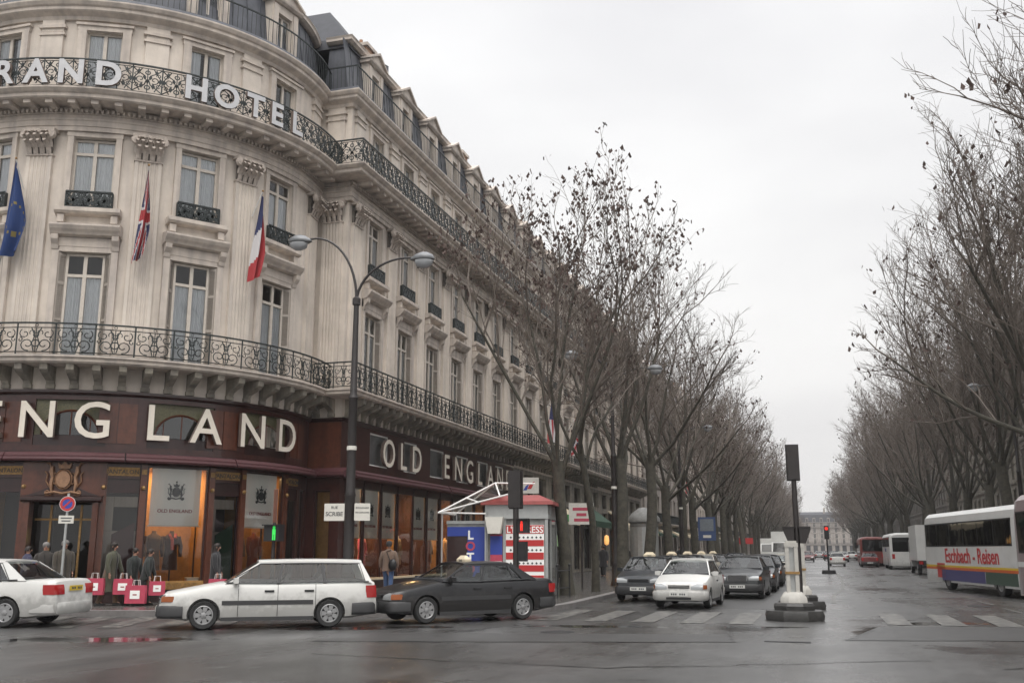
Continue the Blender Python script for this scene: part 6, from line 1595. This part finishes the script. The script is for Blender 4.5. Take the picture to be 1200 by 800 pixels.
plant(TC,(-8.0,43.2,.15),sc(TC,15.8),2.2,(0,.10),'thick plane tree leaning towards the road beside the second lamp post',G_L,True)
plant(TD,(-8.2,51.0,.15),sc(TD,15.6),.9,(0,.15),'strongly leaning plane tree before the grey advertising column',G_L,True)
plant(TE,(-8.2,59.5,.15),sc(TE,15.8),3.0,(0,.05),'upright plane tree at the left kerb just beyond the advertising column',G_L,True)
RT=random.Random(8); prs=[TC,TD,TE,TA]
y=67.0;k=0
while y<330:
    pr=prs[RT.randrange(3)]
    plant(pr,(-8.2+RT.uniform(-.3,.3),y,.15),sc(pr,15.6*RT.uniform(.92,1.08)),RT.uniform(0,6.28),(RT.uniform(-.04,.04),RT.uniform(-.02,.12)),'bare plane tree in the left row, %s one past the advertising column'%ORD[k+1],G_L); y+=7.6; k+=1
    if k>33: break
y=29.5;k=0
while y<330:
    pr=(TF,TG)[k] if k<2 else (TF,TG,TE)[RT.randrange(3)]
    plant(pr,(10.6+RT.uniform(-.4,.4),y,.15),sc(pr,(20.8 if k<5 else 19.6)*RT.uniform(.97,1.06)),RT.uniform(0,6.28),(RT.uniform(-.04,.04),RT.uniform(-.12,.0)),'bare plane tree in the right row behind the coaches, %s counted away from the camera'%ORD[k],G_R,k<2); y+=8.6; k+=1
    if k>38: break
# ------------------------------------------------------------------ other buildings
def simple_window(w,h):
    f=MB(); t=.07; F=M['wframe']
    f.box(-w/2,-w/2+t,.18,.24,0,h,F); f.box(w/2-t,w/2,.18,.24,0,h,F); f.box(-w/2,w/2,.175,.235,h-t,h,F); f.box(-.05,.05,.17,.24,0,h-t,F); f.box(-w/2,w/2,.172,.24,h*.72,h*.72+.07,F)
    f.quad((-w/2,.25,0),(w/2,.25,0),(w/2,.25,h),(-w/2,.25,h),M['farpane'])
    o=f.build('window'); return o.data,o
M['farpane']=mat('dark_window_pane',(.035,.038,.042),.08,noise=.4,nscale=.9)
_d,_o=simple_window(1.2,2.3); bpy.data.objects.remove(_o)
def block(label,fn,rz,x0,x1,H,nf,st,roofm,shop=None,dorm=True,depth=14,gf=4.6,pitch=3.1,cat='building',chim=3,rh=4.0):
    o=thing('apartment_building',label,cat)
    n=max(1,int((x1-x0-1)/pitch)); p=(x1-x0)/n; bx=[x0+p*(i+.5) for i in range(n)]
    fh=(H-gf)/nf; ops=[]
    for f in range(nf):
        for b in bx: ops.append((b,1.2,gf+fh*f+.35,gf+fh*f+2.65))
    ops+=[(b,2.1,.35,gf-.7) for b in bx]
    w=MB(); wall(w,x0,x1,.1,H,ops,st,.3)
    w.quad((x0,.9,.1),(x1,.9,.1),(x1,.9,H),(x0,.9,H),M['darkroom'])
    w.quad((x0,0,.1),(x0,0,H),(x0,depth,H),(x0,depth,.1),st); w.quad((x1,0,.1),(x1,depth,.1),(x1,depth,H),(x1,0,H),st); w.quad((x0,depth,.1),(x0,depth,H),(x1,depth,H),(x1,depth,.1),st)
    w.map(fn); w.build('wall',o)
    c=MB()
    for z,d in [(gf-.35,.55)]+[(gf+fh*f-.1,.14) for f in range(1,nf-1)]+[(gf+fh*(nf-1)-.1,.7),(H-.35,.5)]:
        c.sweep([(.05,z),(-d*.6,z),(-d,z+.15),(-d,z+.28),(.05,z+.28)],x0,x1,st)
    for b in bx:
        for f in range(nf): c.box(b-.78,b+.78,-.12,.03,gf+fh*f+2.68,gf+fh*f+2.86,st); c.box(b-.7,b-.6,-.05,.03,gf+fh*f+.36,gf+fh*f+2.65,st); c.box(b+.6,b+.7,-.05,.03,gf+fh*f+.36,gf+fh*f+2.65,st)
    c.map(fn); c.build('cornice',o)
    r=MB()
    for z,d in ((gf-.07,.45),(gf+fh*(nf-1)+.18,.6)):
        m=int((x1-x0)/.16)
        for i in range(m): r.box(x0+.16*i,x0+.16*i+.035,-d,-d+.02,z,z+.9,M['iron'])
        r.box(x0,x1,-d-.02,-d+.03,z+.9,z+.96,M['iron'])
    r.map(fn); r.build('balcony_railing',o)
    m=MB(); m.sweep([(.25,H-.07),(1.4,H+rh*.75),(5,H+rh),(depth-1.4,H+rh),(depth,H-.07)],x0,x1,roofm)
    for i in range(chim):
        xc=x0+(x1-x0)*(i+.5)/chim; m.box(xc-.5,xc+.5,3,7,H+rh*.6,H+rh+1.7,st)
        for k in range(4): m.box(xc-.15,xc+.15,3.4+k*.9,3.7+k*.9,H+rh+1.7,H+rh+2.2,M['bronze'])
    m.map(fn); m.build('roof',o)
    for b in bx:
        for f in range(nf):
            q=bpy.data.objects.new('window',_d); COL.objects.link(q); q.parent=o; q.location=fn(b,0,gf+fh*f+.35); q.rotation_euler=(0,0,rz)
    if dorm:
        for b in bx:
            d=MB(); d.box(b-.7,b+.7,.32,1.5,H-.05,H+2.1,st); d.prism([(b-.85,H+2.1),(b+.85,H+2.1),(b,H+2.55)],.22,1.7,st); d.quad((b-.42,.31,H+.25),(b+.42,.31,H+.25),(b+.42,.31,H+1.8),(b-.42,.31,H+1.8),M['farpane']); d.map(fn); d.build('dormer',o)
    for i,b in enumerate(bx):
        d=MB(); d.quad((b-1.05,.22,.35),(b+1.05,.22,.35),(b+1.05,.22,gf-.7),(b-1.05,.22,gf-.7),M['farpane']); d.box(b-.04,b+.04,.18,.24,.35,gf-.7,M['black']); d.box(b-1.05,b+1.05,.17,.24,gf-1.7,gf-1.6,M['black']); d.map(fn); d.build('shop_window',o)
        if shop and i%3!=2: d=MB(); d.prism([(-.02,gf-.75),(-.02,gf-.9),(-1.3,gf-1.6),(-1.3,gf-1.35)],b-1.2,b+1.2,shop[i%len(shop)],'x'); d.map(fn); d.build('awning',o)
    return o
def fl(xw): return lambda x,y,z:(xw-y,x,z)
def frr(xw): return lambda x,y,z:(xw+y,-x,z)
L_=[M['cream'],M['dgreen'],M['awn']]
block('cream stone apartment block directly beyond the hotel on the left side',fl(-16.1),rad(90),YE+.2,130,19.2,4,M['stone_far'],M['zinc'],L_)
block('grey stone building second beyond the hotel on the left side',fl(-15.8),rad(90),130.2,172,20.5,4,M['stone2'],M['slate'],L_)
block('pale building third beyond the hotel on the left, half hidden by trees',fl(-16.2),rad(90),172.2,225,19.5,4,M['stone_far'],M['zinc'],L_)
block('distant grey building fourth beyond the hotel on the left',fl(-15.9),rad(90),225.2,290,20.2,4,M['stone_far'],M['slate'])
block('farthest building on the left side of the boulevard',fl(-16.1),rad(90),290.2,400,19.5,4,M['stone_far'],M['zinc'])
R_=[M['awn'],M['cream']]
block('shade-toned stone building at the right edge, nearest the camera on that side',frr(18.6),rad(-90),-62,-34,21.5,5,M['stone_shaded'],M['slate'],R_)
block('shade-toned stone building behind the right-hand trees with a pale sign over its shop',frr(18.9),rad(-90),-104,-62.2,22.2,5,M['stone_shaded'],M['zinc'],R_)
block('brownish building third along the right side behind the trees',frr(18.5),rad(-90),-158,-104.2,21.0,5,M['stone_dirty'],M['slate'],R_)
block('grey building fourth along the right side, mostly hidden by branches',frr(18.8),rad(-90),-222,-158.2,22.0,5,M['stone_shaded'],M['zinc'])
block('tall block with a flat dark skyline far along the right side',frr(18.0),rad(-90),-300,-222.2,25.0,6,M['stone_shaded'],M['slate'],None,False,rh=2.2)
block('farthest building on the right side of the boulevard',frr(18.6),rad(-90),-400,-300.2,21.0,5,M['stone_shaded'],M['zinc'])
block('long pale building with a blue-grey slate mansard closing the far end of the boulevard',lambda x,y,z:(x,560+y,z),0,-75,85,16.0,4,M['stone_far'],M['slate'],None,True,pitch=3.6,rh=5.5,chim=9)
# signs on the right-hand fronts
b=MB(); b.box(-2.6,2.6,-.1,.1,0,.9,M['signwhite']); o=b.build('shop_sign',None,(18.45,66,4.3),rad(-90)); tag(o,'pale sign board over a shop on the right side, seen above the coach roof','sign')
flag((17.6,74,11.5),rad(-90),'blue, white and red tricolour hanging among the right-hand trees',frv,3.0,1.5)
flag((17.6,60,8.2),rad(-90),'small tricolour flag near the right edge above the coaches',frv,2.4,1.2)

# ------------------------------------------------------------------ sky, light, haze, camera
W=bpy.data.worlds.new('World'); S.world=W; W.use_nodes=True; nt=W.node_tree; N=nt.nodes; LK=nt.links
bg=N['Background']; sky=N.new('ShaderNodeTexSky'); sky.sky_type='NISHITA'; sky.sun_disc=False
SUN_EL,SUN_AZ=rad(52),rad(160)
sky.sun_elevation=SUN_EL; sky.sun_rotation=SUN_AZ
tc=N.new('ShaderNodeTexCoord'); sp=N.new('ShaderNodeSeparateXYZ'); LK.new(tc.outputs['Generated'],sp.inputs[0])
rp_=N.new('ShaderNodeValToRGB'); e=rp_.color_ramp.elements
e[0].position=0; e[0].color=(.80,.785,.77,1); e[1].position=1; e[1].color=(3.9,3.9,3.93,1)
for pos,c in ((.12,(.83,.815,.805)),(.30,(.90,.895,.89)),(.52,(.95,.95,.955)),(.66,(1.5,1.5,1.51))):
    q=rp_.color_ramp.elements.new(pos); q.color=(*c,1)
LK.new(sp.outputs['Z'],rp_.inputs['Fac'])
mp=N.new('ShaderNodeMapping'); mp.inputs['Scale'].default_value=(1.2,1.2,3.0); LK.new(tc.outputs['Generated'],mp.inputs['Vector'])
nz=N.new('ShaderNodeTexNoise'); nz.inputs['Scale'].default_value=1.4; nz.inputs['Detail'].default_value=4; LK.new(mp.outputs['Vector'],nz.inputs['Vector'])
nr=N.new('ShaderNodeValToRGB'); nr.color_ramp.elements[0].position=.3; nr.color_ramp.elements[0].color=(.79,.785,.805,1); nr.color_ramp.elements[1].position=.7; nr.color_ramp.elements[1].color=(1.06,1.06,1.055,1)
LK.new(nz.outputs['Fac'],nr.inputs['Fac'])
ml=N.new('ShaderNodeMixRGB'); ml.blend_type='MULTIPLY'; ml.inputs['Fac'].default_value=1; LK.new(rp_.outputs['Color'],ml.inputs['Color1']); LK.new(nr.outputs['Color'],ml.inputs['Color2'])
gn=N.new('ShaderNodeMixRGB'); gn.blend_type='MULTIPLY'; gn.inputs['Fac'].default_value=1; LK.new(ml.outputs['Color'],gn.inputs['Color1']); gn.inputs['Color2'].default_value=(SKYK,SKYK,SKYK,1)
mx=N.new('ShaderNodeMixRGB'); mx.inputs['Fac'].default_value=.96; LK.new(sky.outputs['Color'],mx.inputs['Color1']); LK.new(gn.outputs['Color'],mx.inputs['Color2'])
LK.new(mx.outputs['Color'],bg.inputs['Color']); bg.inputs['Strength'].default_value=.1
sl=bpy.data.lights.new('sun','SUN'); sl.energy=1.3; sl.angle=rad(40); sl.color=(1,.95,.88); so_=bpy.data.objects.new('sun',sl); COL.objects.link(so_)
# sun from behind the camera, a little to the right
so_.rotation_euler=(rad(38),0,rad(20))
if HAZE:
    h_=MB(); h_.box(-90,95,-30,640,-1.0,48,M['white']); hm=bpy.data.materials.new('haze_air'); hm.use_nodes=True; n_=hm.node_tree
    n_.nodes.remove(n_.nodes['Principled BSDF']); v=n_.nodes.new('ShaderNodeVolumePrincipled'); v.inputs['Density'].default_value=HAZE; v.inputs['Color'].default_value=(.92,.92,.93,1); v.inputs['Anisotropy'].default_value=.2
    n_.links.new(v.outputs['Volume'],[q for q in n_.nodes if q.type=='OUTPUT_MATERIAL'][0].inputs['Volume'])
    h_.mats=[hm]; ho=h_.build('haze'); tag(ho,kind='stuff')
cam=bpy.data.cameras.new('camera'); co=bpy.data.objects.new('camera',cam); COL.objects.link(co)
cam.sensor_width=36; cam.lens=36*1167/1200; cam.clip_end=3000; cam.clip_start=.1
co.location=(0,0,1.65); co.rotation_euler=(rad(90+11.81),0,rad(16.67)); S.camera=co
S.view_settings.view_transform='Standard'; S.view_settings.look='None'; S.view_settings.gamma=1; S.view_settings.exposure=EXPO; S.view_settings.use_curve_mapping=False
S.cycles.use_denoising=True; S.cycles.max_bounces=6; S.cycles.transparent_max_bounces=12; S.cycles.diffuse_bounces=3; S.cycles.glossy_bounces=3; S.cycles.volume_bounces=0
S.cycles.sample_clamp_indirect=4
try: S.cycles.volume_step_rate=8; S.cycles.denoising_input_passes='RGB_ALBEDO_NORMAL'
except Exception: pass
